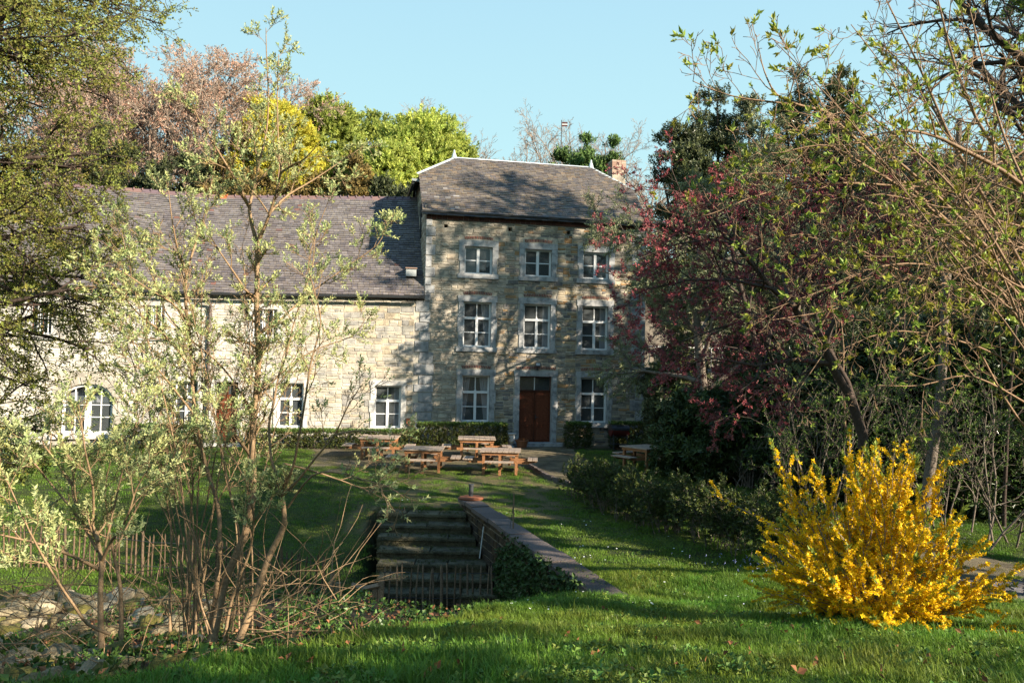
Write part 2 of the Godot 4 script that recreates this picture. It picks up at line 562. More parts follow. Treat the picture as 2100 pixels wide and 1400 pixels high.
func stairs() -> void:
	var st := thing("garden_steps", "wide mossy stone steps going down to the sunken court", "steps", Vector3(-1.9, -1.7, -18.5))
	for k in 7:
		var d := 19.46 - k * 0.47
		var y := -0.4 - k * 0.18
		var xl := -3.06 + 0.16 * (19.46 - d)
		var xr := wall_x(d) - 0.02
		var n := 3 if k % 2 == 0 else 2
		var cut := xl
		for q in n:
			var mb := MB.new()
			var nxt := xr if q == n - 1 else xl + (xr - xl) * ((q + 1.0) / n + R.randf_range(-0.06, 0.06))
			var sag := R.randf_range(-0.012, 0.012)
			var col := Color(0.17, 0.16, 0.125) * R.randf_range(0.8, 1.25)
			# tread: worn slab, its nose a little proud of the riser
			mb.slab(Vector3((cut + nxt) / 2.0, y - 0.035 + sag, -d - 0.27) - st.position, Vector3((nxt - cut) / 2.0 - 0.006, 0, 0), Vector3(0, 0, -0.29), Vector3(0, 0.035, 0), 0.012, 0.008, R, col)
			mb.quad(Vector3(cut, y - 0.07, -d + 0.02) - st.position, Vector3(nxt, y - 0.07, -d + 0.02) - st.position, Vector3(nxt, y - 0.035 + sag, -d + 0.02) - st.position, Vector3(cut, y - 0.035 + sag, -d + 0.02) - st.position, col)
			put("tread", mb, M.moss_stone, st)
			cut = nxt
		var rb := MB.new()
		rb.box(Vector3(xl, y - 0.24, -d - 0.5) - st.position, Vector3(xr, y - 0.066, -d - 0.012) - st.position, Color(0.15, 0.135, 0.10))
		put("riser", rb, M.moss_stone, st)
	# retaining wall with its coping, running from the terrace towards the lawn
	var w := thing("retaining_wall", "long low retaining wall with dark flat coping beside the steps", "wall", Vector3(0.1, -1.7, -16.2))
	var body := MB.new()
	var prev := []
	for k in 33:
		var d := 20.4 - k * 0.27
		var xl := wall_x(d) + 0.05
		var q := [Vector3(xl, -2.2, -d) - w.position, Vector3(xl, -0.24, -d) - w.position, Vector3(xl + 0.36, -0.24, -d) - w.position, Vector3(xl + 0.36, -2.2, -d) - w.position]
		if prev:
			body.quad(prev[0], q[0], q[1], prev[1], Color(1, 1, 1))
			body.quad(prev[1], q[1], q[2], prev[2], Color(1, 1, 1))
			body.quad(prev[2], q[2], q[3], prev[3], Color(1, 1, 1))
		else:
			body.quad(q[0], q[1], q[2], q[3], Color(1, 1, 1))
		prev = q
	put("wall_core", body, M.old_wall, w)
	var dir := Vector3(0.29, 0, 1).normalized()
	var side := Vector3(-1, 0, 0.29).normalized()
	var many := MB.new()
	for row in 11:
		var y := -1.95 + row * 0.16
		var s := R.randf() * 0.2
		while s < 8.3:
			var wd := R.randf_range(0.22, 0.55)
			var d := 20.3 - (s + wd / 2.0) * 0.96
			var o := Vector3(wall_x(d) + 0.05, y + 0.07, -d) - w.position
			var one := MB.new()
			var target := one if s < 5.0 else many
			target.slab(o, dir * (wd / 2.0 - 0.01), Vector3(0, 0.07, 0), side * R.randf_range(0.012, 0.035), 0.014, 0.012, R, [Color(0.26, 0.22, 0.16), Color(0.20, 0.18, 0.15), Color(0.30, 0.24, 0.15), Color(0.16, 0.15, 0.14)][R.randi() % 4] * R.randf_range(0.8, 1.2))
			if s < 5.0:
				put("stone", one, M.old_wall, w)
			s += wd
	tag(put("far_stone", many, M.old_wall, w), "", "", "", "stuff")
	var s := -0.25
	while s < 8.75:
		var wd := R.randf_range(0.7, 1.1)
		var d0 := 20.3 - s * 0.96
		var mb := MB.new()
		var d := d0 - wd * 0.48
		var wide := lerpf(0.215, 0.26, s / 8.5)
		var o := Vector3(wall_x(d) + 0.23, -0.2 + R.randf_range(-0.014, 0.01), -d) - w.position
		mb.obox(o, dir * (wd / 2.0 - 0.012), Vector3(R.randf_range(-0.002, 0.002), 0.045, 0), Vector3(1, R.randf_range(-0.03, 0.03), -0.29).normalized() * wide * R.randf_range(0.94, 1.05), grey(R.randf_range(0.6, 1.15)))
		put("coping_stone", mb, M.coping, w)
		s += wd
	# a length of iron pipe in a round rusty plate on the wall's end
	var p := thing("iron_pipe", "short upright black pipe in a round rusty plate on the wall end", "pipe", Vector3(-0.92, -0.152, -20.25))
	var mb := MB.new()
	mb.lathe(Vector3.ZERO, [Vector2(0.001, -0.002), Vector2(0.3, -0.002), Vector2(0.31, 0.03), Vector2(0.27, 0.055), Vector2(0.05, 0.065), Vector2(0.001, 0.065)], 20, Color.WHITE)
	put("base_plate", mb, M.rust, p)
	mb = MB.new()
	mb.lathe(Vector3(0, 0.06, 0), [Vector2(0.055, 0.0), Vector2(0.055, 0.26), Vector2(0.07, 0.265), Vector2(0.07, 0.30), Vector2(0.045, 0.30), Vector2(0.04, 0.2)], 12, Color.WHITE)
	put("pipe", mb, M.dark_metal, p)
	mb = MB.new()
	mb.rod(Vector3(-0.53, -0.38, -17.95), Vector3(-0.6, -1.05, -17.9), 0.012, 5, Color(0.9, 0.9, 0.9))
	tag(put("leaning_stick", mb, M.white_paint), "thin pale stick leaning on the retaining wall by the steps", "stick")


# ---------------------------------------------------------------- the house and its long wing
const EAVE := 9.17
const RISE := 0.85
const HALF := 3.64


func wall_with_holes(mb: MB, x0: float, x1: float, y0: float, y1: float, thick: float, holes: Array, col: Color) -> void:
	var xs := [x0, x1]
	var ys := [y0, y1]
	for h in holes:
		for e in [h[0], h[1]]:
			if not xs.has(e): xs.append(e)
		for e in [h[2], h[3]]:
			if not ys.has(e): ys.append(e)
	xs.sort()
	ys.sort()
	for a in xs.size() - 1:
		for b in ys.size() - 1:
			var c := Vector2((xs[a] + xs[a + 1]) / 2.0, (ys[b] + ys[b + 1]) / 2.0)
			var open := false
			for h in holes:
				if c.x > h[0] and c.x < h[1] and c.y > h[2] and c.y < h[3]:
					open = true
			if open:
				continue
			var p := [Vector3(xs[a], ys[b], 0), Vector3(xs[a + 1], ys[b], 0), Vector3(xs[a + 1], ys[b + 1], 0), Vector3(xs[a], ys[b + 1], 0)]
			var t := Vector3(0, 0, -thick)
			mb.quad(p[0], p[1], p[2], p[3], col)
			mb.quad(p[1] + t, p[0] + t, p[3] + t, p[2] + t, col)
	for h in holes:
		var t := Vector3(0, 0, -thick)
		var a := Vector3(h[0], h[2], 0)
		var b := Vector3(h[1], h[2], 0)
		var c := Vector3(h[1], h[3], 0)
		var d := Vector3(h[0], h[3], 0)
		mb.quad(a, b, b + t, a + t, col)
		mb.quad(c, d, d + t, c + t, col)
		mb.quad(d, a, a + t, d + t, col)
		mb.quad(b, c, c + t, b + t, col)


# rows of rubble stones over a rectangle, keeping clear of the boxes in `clear`; returns [area, centre x, centre y, half w, half h]
func rubble(x0: float, x1: float, y0: float, y1: float, clear: Array, hmin: float, hmax: float, wmin: float, wmax: float) -> Array:
	var out := []
	var y := y0
	while y < y1 - 0.03:
		var h := minf(R.randf_range(hmin, hmax), y1 - y)
		var spans := [[x0, x1]]
		for c in clear:
			var over: float = minf(c[3], y + h) - maxf(c[2], y)
			if over < 0.3 * h:
				continue
			var nxt := []
			for s in spans:
				if c[1] <= s[0] or c[0] >= s[1]:
					nxt.append(s)
					continue
				if c[0] - s[0] > 0.05: nxt.append([s[0], c[0]])
				if s[1] - c[1] > 0.05: nxt.append([c[1], s[1]])
			spans = nxt
		for s in spans:
			var x: float = s[0]
			while x < s[1] - 0.02:
				var w := R.randf_range(wmin, wmax) * (0.75 + h * 2.2)
				if s[1] - x - w < 0.12:
					w = s[1] - x
				if w > 0.3 and h > 0.12 and R.randf() < 0.35:
					# two thin stones in place of one tall one
					var f := R.randf_range(0.4, 0.6)
					out.append([w * h * f, x + w / 2.0, y + h * f / 2.0, w / 2.0, h * f / 2.0])
					out.append([w * h * (1.0 - f), x + w / 2.0, y + h * (1.0 + f) / 2.0, w / 2.0, h * (1.0 - f) / 2.0])
				else:
					out.append([w * h, x + w / 2.0, y + h / 2.0, w / 2.0, h / 2.0])
				x += w
		y += h
	return out


# the same in patches, each with courses of its own
func patchwork(x0: float, x1: float, y0: float, y1: float, clear: Array, hmin: float, hmax: float, wmin: float, wmax: float) -> Array:
	var out := []
	var y := y0
	while y < y1 - 0.05:
		var ph := R.randf_range(0.35, 0.75)
		if y1 - y - ph < 0.25:
			ph = y1 - y
		var x := x0
		while x < x1 - 0.05:
			var pw := R.randf_range(0.7, 1.7)
			if x1 - x - pw < 0.5:
				pw = x1 - x
			out.append_array(rubble(x, x + pw, y, y + ph, clear, hmin, hmax, wmin, wmax))
			x += pw
		y += ph
	return out


func lay(stones: Array, tint: Callable, wall: Node3D, single: Callable, joint: float) -> void:
	stones.sort_custom(func(a, b): return a[0] > b[0])
	var rest := MB.new()
	var n := 0
	for s in stones:
		var o := Vector3(s[1], s[2] + R.randf_range(-0.008, 0.008), 0.0)
		var z := R.randf_range(0.006, 0.03)
		var col: Color = tint.call(s[1], s[2])
		var own: bool = n < 300 and single.call(s[1], s[2])
		var mb := MB.new() if own else rest
		mb.slab(o, Vector3(maxf(s[3] - joint, 0.02), R.randf_range(-0.006, 0.006), 0), Vector3(R.randf_range(-0.006, 0.006), maxf(s[4] - joint, 0.015), 0), Vector3(0, 0, z), R.randf_range(0.008, 0.018), 0.014, R, col)
		if own:
			put("stone", mb, M.stone, wall)
			n += 1
	tag(put("rubble_stones", rest, M.stone, wall), "", "", "", "stuff")


func surround(parent: Node3D, a: float, b: float, lo: float, hi: float, m: Material, sill := true, jamb := 0.2, lintel := 0.24) -> void:
	var s := node("window_surround" if sill else "door_surround", parent)
	var mb := MB.new()
	var c := grey(R.randf_range(0.92, 1.06))
	mb.box(Vector3(a - jamb - 0.03, hi, -0.2), Vector3(b + jamb + 0.03, hi + lintel, 0.045), c)
	put("lintel", mb, m, s)
	for side in [-1, 1]:
		# each jamb in two or three blocks
		var n := 3 if hi - lo > 1.6 else 2
		var y := lo
		for k in n:
			var y2 := lo + (hi - lo) * (k + 1.0) / n + (R.randf_range(-0.12, 0.12) if k < n - 1 else 0.0)
			mb = MB.new()
			var w := jamb + (0.035 if (k + side) % 2 == 0 else -0.015)
			var x0: float = a - w if side < 0 else b
			var x1: float = a if side < 0 else b + w
			mb.box(Vector3(x0, y + 0.004, -0.2), Vector3(x1, y2 - 0.004, 0.04), grey(R.randf_range(0.9, 1.08)))
			put("jamb_block", mb, m, s)
			y = y2
	if sill:
		mb = MB.new()
		mb.box(Vector3(a - jamb - 0.07, lo - 0.19, -0.2), Vector3(b + jamb + 0.05, lo - 0.004, 0.085), c)
		put("sill", mb, m, s)


func brick_arch(parent: Node3D, a: float, b: float, y: float, n: int) -> void:
	var s := node("brick_arch", parent)
	for k in n:
		var t := (k + 0.5) / n
		var lift := 0.035 * (1.0 - pow(2.0 * t - 1.0, 2.0))
		var mb := MB.new()
		var w := (b - a) / n / 2.0 - 0.009
		var lean := (t - 0.5) * 0.09
		mb.slab(Vector3(lerpf(a, b, t), y + 0.075 + lift, 0.0), Vector3(w, 0, 0), Vector3(lean * 0.5, 0.056, 0), Vector3(0, 0, 0.018), 0.006, 0.004, R, [Color(0.30, 0.125, 0.085), Color(0.25, 0.10, 0.075), Color(0.36, 0.18, 0.125), Color(0.19, 0.095, 0.08)][R.randi() % 4])
		put("brick", mb, M.brick, s)


func bar(mb: MB, x0: float, x1: float, y0: float, y1: float, z: float, t: float) -> void:
	mb.box(Vector3(x0, y0, z - t), Vector3(x1, y1, z))


# sash: 1 = transom with two panes over four, 0 = two casements of two panes
func window(parent: Node3D, a: float, b: float, lo: float, hi: float, style: int, drape: int) -> void:
	var w := node("window", parent)
	var z := -0.14
	var f := 0.065
	var m := (a + b) / 2.0
	var mb := MB.new()
	bar(mb, a, b, hi - f, hi, z, 0.07)
	bar(mb, a, b, lo, lo + f, z, 0.07)
	bar(mb, a, a + f, lo + f, hi - f, z, 0.07)
	bar(mb, b - f, b, lo + f, hi - f, z, 0.07)
	var panes := []
	if style == 1:
		var tr := lerpf(lo, hi, 0.64)
		bar(mb, a + f, b - f, tr - 0.045, tr + 0.045, z + 0.03, 0.1)
		bar(mb, m - 0.05, m + 0.05, lo + f, tr - 0.045, z + 0.02, 0.07)
		bar(mb, m - 0.016, m + 0.016, tr + 0.045, hi - f, z - 0.01, 0.05)
		var q := (lo + f + tr - 0.045) / 2.0
		bar(mb, a + f, m - 0.05, q - 0.016, q + 0.016, z - 0.01, 0.05)
		bar(mb, m + 0.05, b - f, q - 0.016, q + 0.016, z - 0.01, 0.05)
		mb.lathe(Vector3(m, tr + 0.03, z - 0.02), [Vector2(0.05, 0.0), Vector2(0.05, 0.03), Vector2(0.02, 0.07)], 8, Color.WHITE)
		for x in [[a + f, m - 0.016], [m + 0.016, b - f]]:
			panes.append([x[0], x[1], tr + 0.045, hi - f])
		for x in [[a + f, m - 0.05], [m + 0.05, b - f]]:
			panes.append([x[0], x[1], lo + f, q - 0.016])
			panes.append([x[0], x[1], q + 0.016, tr - 0.045])
	else:
		bar(mb, m - 0.055, m + 0.055, lo + f, hi - f, z + 0.02, 0.07)
		var q := (lo + hi) / 2.0
		bar(mb, a + f, m - 0.055, q - 0.02, q + 0.02, z - 0.01, 0.05)
		bar(mb, m + 0.055, b - f, q - 0.02, q + 0.02, z - 0.01, 0.05)
		for x in [[a + f, m - 0.055], [m + 0.055, b - f]]:
			panes.append([x[0], x[1], lo + f, q - 0.02])
			panes.append([x[0], x[1], q + 0.02, hi - f])
	put("frame", mb, M.white_paint, w)
	for p in panes:
		var g := MB.new()
		var t := R.randf_range(-0.004, 0.004)
		var zz := z - 0.035
		g.quad(Vector3(p[0], p[2], zz + t), Vector3(p[1], p[2], zz - t), Vector3(p[1], p[3], zz - t * 0.5), Vector3(p[0], p[3], zz + t), Color.WHITE)
		put("pane", g, M.glass, w)
	# curtains hang in folds behind the glass
	for side in [-1, 1]:
		if not (drape & (1 if side < 0 else 2)):
			continue
		var cm := MB.new()
		var n := 14
		var wd: float = (b - a) * (0.24 if drape & 4 else 0.34)
		for k in n:
			var t0 := k / float(n)
			var t1 := (k + 1.0) / n
			var q := []
			for t in [t0, t1]:
				var x: float = a + wd * t if side < 0 else b - wd * t
				var zf := -0.30 + 0.03 * sin(t * 31.0)
				var x2: float = x - (x - (a if side < 0 else b)) * (0.0 if drape & 4 else 0.55)
				q.append([Vector3(x, hi - 0.04, zf), Vector3(x2, lo + 0.02, zf * 1.05)])
			cm.quad(q[0][1], q[1][1], q[1][0], q[0][0], Color.WHITE)
		put("curtain", cm, M.curtain, w)


func slates(poly: Callable, p: Callable, rows: int, width: float, raise: float, tint: Callable, roof: Node3D, single: Callable, most: int, rest: MB) -> void:
	# poly(t) gives [x0, x1] at height share t; p(x, t) gives the point on the slope
	var n := 0
	for k in rows:
		var t0 := k / float(rows)
		var t1 := (k + 1.25) / rows
		var sp: Array = poly.call((k + 0.5) / rows)
		var x: float = sp[0] - R.randf() * width
		while x < sp[1]:
			var w := width * R.randf_range(0.8, 1.2)
			var a := maxf(x, sp[0])
			var b := minf(x + w, sp[1])
			x += w
			if b - a < 0.03:
				continue
			b -= 0.008
			var j := R.randf_range(-0.12, 0.12) / rows
			var lo0: Vector3 = p.call(a, t0 + j)
			var lo1: Vector3 = p.call(b, t0 + j + R.randf_range(-0.03, 0.03) / rows)
			var hi0: Vector3 = p.call(a, minf(t1, 1.0))
			var hi1: Vector3 = p.call(b, minf(t1, 1.0))
			var nn := (lo1 - lo0).cross(hi0 - lo0).normalized()
			var up := nn * raise * R.randf_range(0.8, 1.5)
			var col: Color = tint.call((a + b) / 2.0, t0)
			var own: bool = n < most and single.call((a + b) / 2.0, t0)
			var mb := MB.new() if own else rest
			mb.quad(lo0 + up, lo1 + up, hi1 + nn * 0.004, hi0 + nn * 0.004, col)
			mb.quad(lo0 - nn * 0.004, lo1 - nn * 0.004, lo1 + up, lo0 + up, col)
			mb.quad(lo1 - nn * 0.004, hi1, hi1 + nn * 0.004, lo1 + up, col)
			mb.quad(hi0, lo0 - nn * 0.004, lo0 + up, hi0 + nn * 0.004, col)
			if own:
				put("slate", mb, M.slate, roof)
				n += 1


func cap(mb: MB, a: Vector3, b: Vector3, w: float, h: float, n1: Vector3, n2: Vector3) -> void:
	# a folded metal strip over an edge, its wings lying along the two slopes
	var d := (b - a).normalized()
	var s1 := n1.cross(d).normalized() * w
	var s2 := d.cross(n2).normalized() * w
	var u := (n1 + n2).normalized() * h
	mb.quad(a + s1 + n1 * 0.02, a + u, b + u, b + s1 + n1 * 0.02, Color.WHITE)
	mb.quad(a + u, a + s2 + n2 * 0.02, b + s2 + n2 * 0.02, b + u, Color.WHITE)


func gutter(parent: Node3D, pts: PackedVector3Array, r: float) -> void:
	var mb := MB.new()
	for k in pts.size() - 1:
		for q in 6:
			var a := PI * q / 6.0
			var b := PI * (q + 1) / 6.0
			var da := Vector3(0, -sin(a) * r, cos(a) * r)
			var db := Vector3(0, -sin(b) * r, cos(b) * r)
			mb.quad(pts[k] + db, pts[k + 1] + db, pts[k + 1] + da, pts[k] + da, Color.WHITE)
		mb.rod(pts[k] + Vector3(0, 0, r), pts[k + 1] + Vector3(0, 0, r), 0.012, 5)
	put("gutter", mb, M.dark_metal, parent)


func house_tint(x: float, y: float) -> Color:
	var pal := [Color(0.40, 0.36, 0.295), Color(0.48, 0.40, 0.28), Color(0.28, 0.28, 0.285), Color(0.34, 0.325, 0.295), Color(0.56, 0.52, 0.45), Color(0.30, 0.29, 0.28), Color(0.22, 0.22, 0.235), Color(0.46, 0.43, 0.375), Color(0.38, 0.35, 0.31), Color(0.45, 0.29, 0.16)]
	var c: Color = pal[R.randi() % pal.size()]
	# the upper left of the front is weathered paler
	var pale := clampf((-x - 0.2) * 0.5 + (y - 4.5) * 0.10 + N1.get_noise_2d(x * 30.0, y * 30.0) * 0.8, 0.0, 0.75)
	return c.lerp(Color(0.58, 0.545, 0.485), pale) * Color(1.05, 1.0, 0.95) * R.randf_range(0.8, 1.15)


func wing_tint(x: float, y: float) -> Color:
	var pal := [Color(0.55, 0.51, 0.44), Color(0.60, 0.54, 0.45), Color(0.47, 0.46, 0.43), Color(0.60, 0.52, 0.40), Color(0.42, 0.41, 0.40)]
	var c: Color = pal[R.randi() % pal.size()]
	var white := clampf((-x - 6.5) * 0.16 + N1.get_noise_2d(x * 18.0, y * 18.0 + 90.0) * 0.9, 0.0, 0.85)
	return c.lerp(Color(0.80, 0.785, 0.755), white) * R.randf_range(0.88, 1.08)


func roof_point(x: float, z: float) -> Vector3:
	return Vector3(x, EAVE - RISE * z, z)


func mill_house() -> void:
	var h := thing("mill_house", "tall three-storey rubble-stone house with half-hipped slate roof and brown double door", "house", house_frame.origin, YAW)
	var x0 := -3.535
	var x1 := 5.59
	var cols := [[-1.98, -0.86], [0.46, 1.57], [2.88, 3.99]]
	var rows := [[0.92, 2.74], [3.87, 5.65], [6.76, 7.85]]
	var holes := []
	for r in 3:
		for c in 3:
			if r == 0 and c == 1:
				continue
			holes.append([cols[c][0], cols[c][1], rows[r][0], rows[r][1]])
	holes.append([0.34, 1.67, 0.12, 2.75])
	var cut := []
	for e in holes:
		cut.append([e[0] - 0.03, e[1] + 0.03, e[2] - 0.03, e[3] + 0.03])
	var vents := [[-2.82, 8.5], [-0.24, 8.53], [2.18, 8.53]]
	for v in vents:
		holes.append([v[0], v[0] + 0.15, v[1], v[1] + 0.16])
		cut.append(holes[-1])
	var wall := node("wall", h)
	var mb := MB.new()
	wall_with_holes(mb, x0, x1, -0.4, EAVE, 0.45, cut, Color(0.54, 0.50, 0.43))
	# gables and back
	var back := -2.0 * HALF
	for x in [x0, x1]:
		var g := [Vector3(x, -0.4, -0.0), Vector3(x, EAVE, -0.0), Vector3(x, EAVE + 2.24 * RISE - 0.03, -2.24), Vector3(x, EAVE + 2.24 * RISE - 0.03, back + 2.24), Vector3(x, EAVE, back), Vector3(x, -0.4, back)]
		var c := Color(0.34, 0.32, 0.29)
		for k in [[0, 1, 4, 5], [1, 2, 3, 4]]:
			var t := Vector3(0.45 if x < 0 else -0.45, 0, 0)
			if x < 0:
				mb.quad(g[k[3]], g[k[0]], g[k[1]], g[k[2]], c)
				mb.quad(g[k[0]] + t, g[k[3]] + t, g[k[2]] + t, g[k[1]] + t, c)
			else:
				mb.quad(g[k[0]], g[k[3]], g[k[2]], g[k[1]], c)
				mb.quad(g[k[3]] + t, g[k[0]] + t, g[k[1]] + t, g[k[2]] + t, c)
	mb.box(Vector3(x0, -0.4, back - 0.002), Vector3(x1, EAVE, back + 0.4), Color(0.34, 0.32, 0.29))
	put("wall_core", mb, M.mortar, wall)
	var clear := []
	for k in holes.size():
		var o: Array = holes[k]
		if k < 8:
			clear.append([o[0] - 0.23, o[1] + 0.22, o[2] - 0.19, o[3] + 0.41])
		elif k == 8:
			clear.append([o[0] - 0.24, o[1] + 0.24, -1.0, o[3] + 0.41])
		else:
			clear.append(o)
	# corner stones, alternately long and short
	var q := node("corner_stones", h)
	for side in [0, 1]:
		var y := -0.1
		var k := 0
		while y < 8.8:
			var hh := R.randf_range(0.30, 0.46)
			var long := k % 2 == 0
			var w := (0.62 if long else 0.40) if y < 3.2 or side == 1 else (0.40 if long else 0.26)
			var a: float = x0 if side == 0 else x1 - w
			if side == 0 and y < 5.3:
				a -= 0.34 if long else 0.16
				w += 0.16
			clear.append([a, a + w, y, y + hh])
			var s := MB.new()
			s.slab(Vector3(a + w / 2.0, y + hh / 2.0, 0), Vector3(w / 2.0 - 0.008, 0, 0), Vector3(0, hh / 2.0 - 0.008, 0), Vector3(0, 0, 0.035), 0.012, 0.008, R, grey(R.randf_range(0.82, 1.1)))
			put("corner_stone", s, M.dressed_stone, q)
			y += hh
			k += 1
	lay(patchwork(x0 + 0.02, x1 - 0.02, 0.0, 8.82, clear, 0.07, 0.2, 0.16, 0.42), house_tint, wall, func(_x, y): return y > 0.75, 0.008)
	# side wall stones on the gable that shows over the wing
	var gs := MB.new()
	for s in rubble(-7.2, -0.05, 5.5, 11.0, [], 0.12, 0.24, 0.2, 0.45):
		var z: float = s[1]
		if s[2] > EAVE + RISE * minf(-z, z + 7.28) - 0.15 or (z > -2.4 and z < -1.7 and s[2] > 8.35 and s[2] < 9.75):
			continue
		gs.slab(Vector3(x0, s[2], z), Vector3(0, 0, s[3] - 0.011), Vector3(0, s[4] - 0.011, 0), Vector3(-0.025, 0, 0), 0.012, 0.012, R, house_tint(-2.0, 6.0))
	tag(put("gable_stones", gs, M.stone, wall), "", "", "", "stuff")
	mb = MB.new()
	mb.box(Vector3(x0 - 0.03, 8.4, -2.36), Vector3(x0 + 0.02, 9.45, -1.74), Color(0.05, 0.05, 0.05))  # closed block; the dark inside of an opening is put into its colour
	for k in 9:
		var a := PI * k / 8.0
		mb.obox(Vector3(x0 - 0.03, 9.45 + sin(a) * 0.26, -2.05 + cos(a) * 0.30), Vector3(0.03, 0, 0), Vector3(0, 0.1, 0), Vector3(0, 0, 0.09), Color(0.3, 0.3, 0.3))
	put("painted_gable_opening", mb, M.dressed_stone, h)
	mb = MB.new()
	for v in vents:
		mb.box(Vector3(v[0], v[1], -0.44), Vector3(v[0] + 0.15, v[1] + 0.16, -0.4), Color(0.02, 0.02, 0.02))
	put("vent_backing", mb, M.room, h)
	# brick course under the gutter
	mb = MB.new()
	var x := x0
	while x < x1 - 0.05:
		for r in 2:
			mb.box(Vector3(x + 0.006, 8.84 + r * 0.085, 0.0), Vector3(minf(x + 0.2, x1), 8.915 + r * 0.085, 0.05 + r * 0.05), [Color(0.13, 0.055, 0.04), Color(0.17, 0.07, 0.05), Color(0.10, 0.05, 0.04)][R.randi() % 3])
		x += 0.21
	put("eaves_brickwork", mb, M.brick, h)
	# windows
	for r in 3:
		for c in 3:
			if r == 0 and c == 1:
				continue
			surround(h, cols[c][0], cols[c][1], rows[r][0], rows[r][1], M.dressed_stone)
			brick_arch(h, cols[c][0] - 0.02, cols[c][1] + 0.02, rows[r][1] + 0.245, 17)
			window(h, cols[c][0], cols[c][1], rows[r][0], rows[r][1], 0 if r == 2 else 1, [[3, 0, 0], [2, 6, 6], [0, 0, 0]][r][c])
	# door
	surround(h, 0.34, 1.67, 0.12, 2.75, M.dressed_stone, false, 0.21, 0.23)
	brick_arch(h, 0.2, 1.82, 2.99, 23)
	var d := node("door", h)
	for k in 2:
		var a := 0.37 + k * 0.64
		var m := MB.new()
		m.box(Vector3(a, 0.14, -0.27), Vector3(a + 0.625, 2.12, -0.22), Color.WHITE)
		for e in [[0.06, 0.22, 0.56, 0.72], [0.06, 0.82, 0.56, 1.96]]:
			for b in [[a + 0.045, e[1], a + 0.07, e[3]], [a + 0.555, e[1], a + 0.58, e[3]], [a + 0.045, e[1] - 0.025, a + 0.58, e[1]], [a + 0.045, e[3], a + 0.58, e[3] + 0.025]]:
				m.box(Vector3(b[0], b[1], -0.22), Vector3(b[2], b[3], -0.205), Color(0.8, 0.8, 0.8))
		put("door_leaf", m, M.door_wood, d)
	var m := MB.new()
	m.box(Vector3(0.985, 0.14, -0.22), Vector3(1.025, 2.12, -0.19), Color(0.5, 0.5, 0.5))
	m.box(Vector3(0.34, 2.12, -0.27), Vector3(1.67, 2.2, -0.18), Color(0.45, 0.45, 0.45))
	m.box(Vector3(0.34, 0.12, -0.27), Vector3(0.37, 2.75, -0.19), Color(0.7, 0.7, 0.7))
	m.box(Vector3(1.64, 0.12, -0.27), Vector3(1.67, 2.75, -0.19), Color(0.7, 0.7, 0.7))
	m.box(Vector3(0.37, 2.71, -0.27), Vector3(1.64, 2.75, -0.19), Color(0.7, 0.7, 0.7))
	put("door_frame", m, M.door_wood, d)
	m = MB.new()
	m.box(Vector3(0.985, 2.2, -0.25), Vector3(1.02, 2.71, -0.21))
	put("glazing_bar", m, M.white_paint, d)
	for k in 2:
		m = MB.new()
		var a := 0.37 + k * 0.65
		m.quad(Vector3(a, 2.2, -0.23), Vector3(a + 0.615, 2.2, -0.232), Vector3(a + 0.615, 2.71, -0.232), Vector3(a, 2.71, -0.23), Color.WHITE)
		put("pane", m, M.glass, d)
	m = MB.new()
	m.box(Vector3(1.05, 1.02, -0.22), Vector3(1.08, 1.2, -0.2))
	m.rod(Vector3(1.065, 1.12, -0.2), Vector3(1.065, 1.12, -0.15), 0.012)
	m.rod(Vector3(1.065, 1.12, -0.15), Vector3(1.17, 1.12, -0.15), 0.012)
	put("handle", m, M.dark_metal, d)
	m = MB.new()
	m.quad(Vector3(0.38, 2.21, -0.3), Vector3(0.5, 2.21, -0.32), Vector3(0.42, 2.44, -0.3), Vector3(0.38, 2.5, -0.3), Color.WHITE)
	m.quad(Vector3(0.38, 2.21, -0.33), Vector3(0.5, 2.21, -0.32), Vector3(0.42, 2.44, -0.3), Vector3(0.38, 2.5, -0.33), Color.WHITE)
	put("red_pennant", m, M.enamel_red, d)
	m = MB.new()
	m.box(Vector3(0.0, -0.3, -0.2), Vector3(2.05, 0.12, 0.42))
	m.box(Vector3(-0.08, -0.35, 0.42), Vector3(2.12, -0.03, 0.78))
	put("doorstep", m, M.dressed_stone, h)
	# floodlight over the door
	m = MB.new()
	m.obox(Vector3(1.04, 3.22, 0.16), Vector3(0.1, 0, 0), Vector3(0, 0.075, -0.03), Vector3(0, 0.012, 0.03), Color.WHITE)
	m.rod(Vector3(1.04, 3.1, 0.0), Vector3(1.04, 3.16, 0.14), 0.015)
	m.box(Vector3(1.0, 3.0, 0.045), Vector3(1.08, 3.1, 0.11))
	var lamp := put("wall_lamp", m, M.enamel_black, h)
	m = MB.new()
	m.obox(Vector3(1.04, 3.233, 0.192), Vector3(0.075, 0, 0), Vector3(0, 0.05, -0.02), Vector3(0, 0.001, 0.0025), Color(0.55, 0.55, 0.55))
	put("lamp_glass", m, M.white_paint, lamp)
	# floors and a cross wall, so that rooms are rooms
	m = MB.new()
	for y in [0.05, 3.15, 6.2]:
		m.box(Vector3(x0 + 0.46, y, back + 0.41), Vector3(x1 - 0.46, y + 0.2, -0.46))
	m.box(Vector3(x0 + 0.46, 0.26, -3.7), Vector3(x1 - 0.46, EAVE, -3.6))
	m.box(Vector3(x0 + 0.46, EAVE, back + 0.41), Vector3(x1 - 0.46, EAVE + 0.1, -0.46))
	put("inner_floors", m, M.room, h)
	# roof
	var roof := node("roof", h)
	var deck := MB.new()
	var eo := 0.24
	var fl := [roof_point(x0 - 0.14, eo), roof_point(x1 + 0.14, eo), roof_point(x1 + 0.14, -2.24), roof_point(4.24, -HALF), roof_point(-2.03, -HALF), roof_point(x0 - 0.14, -2.24)]
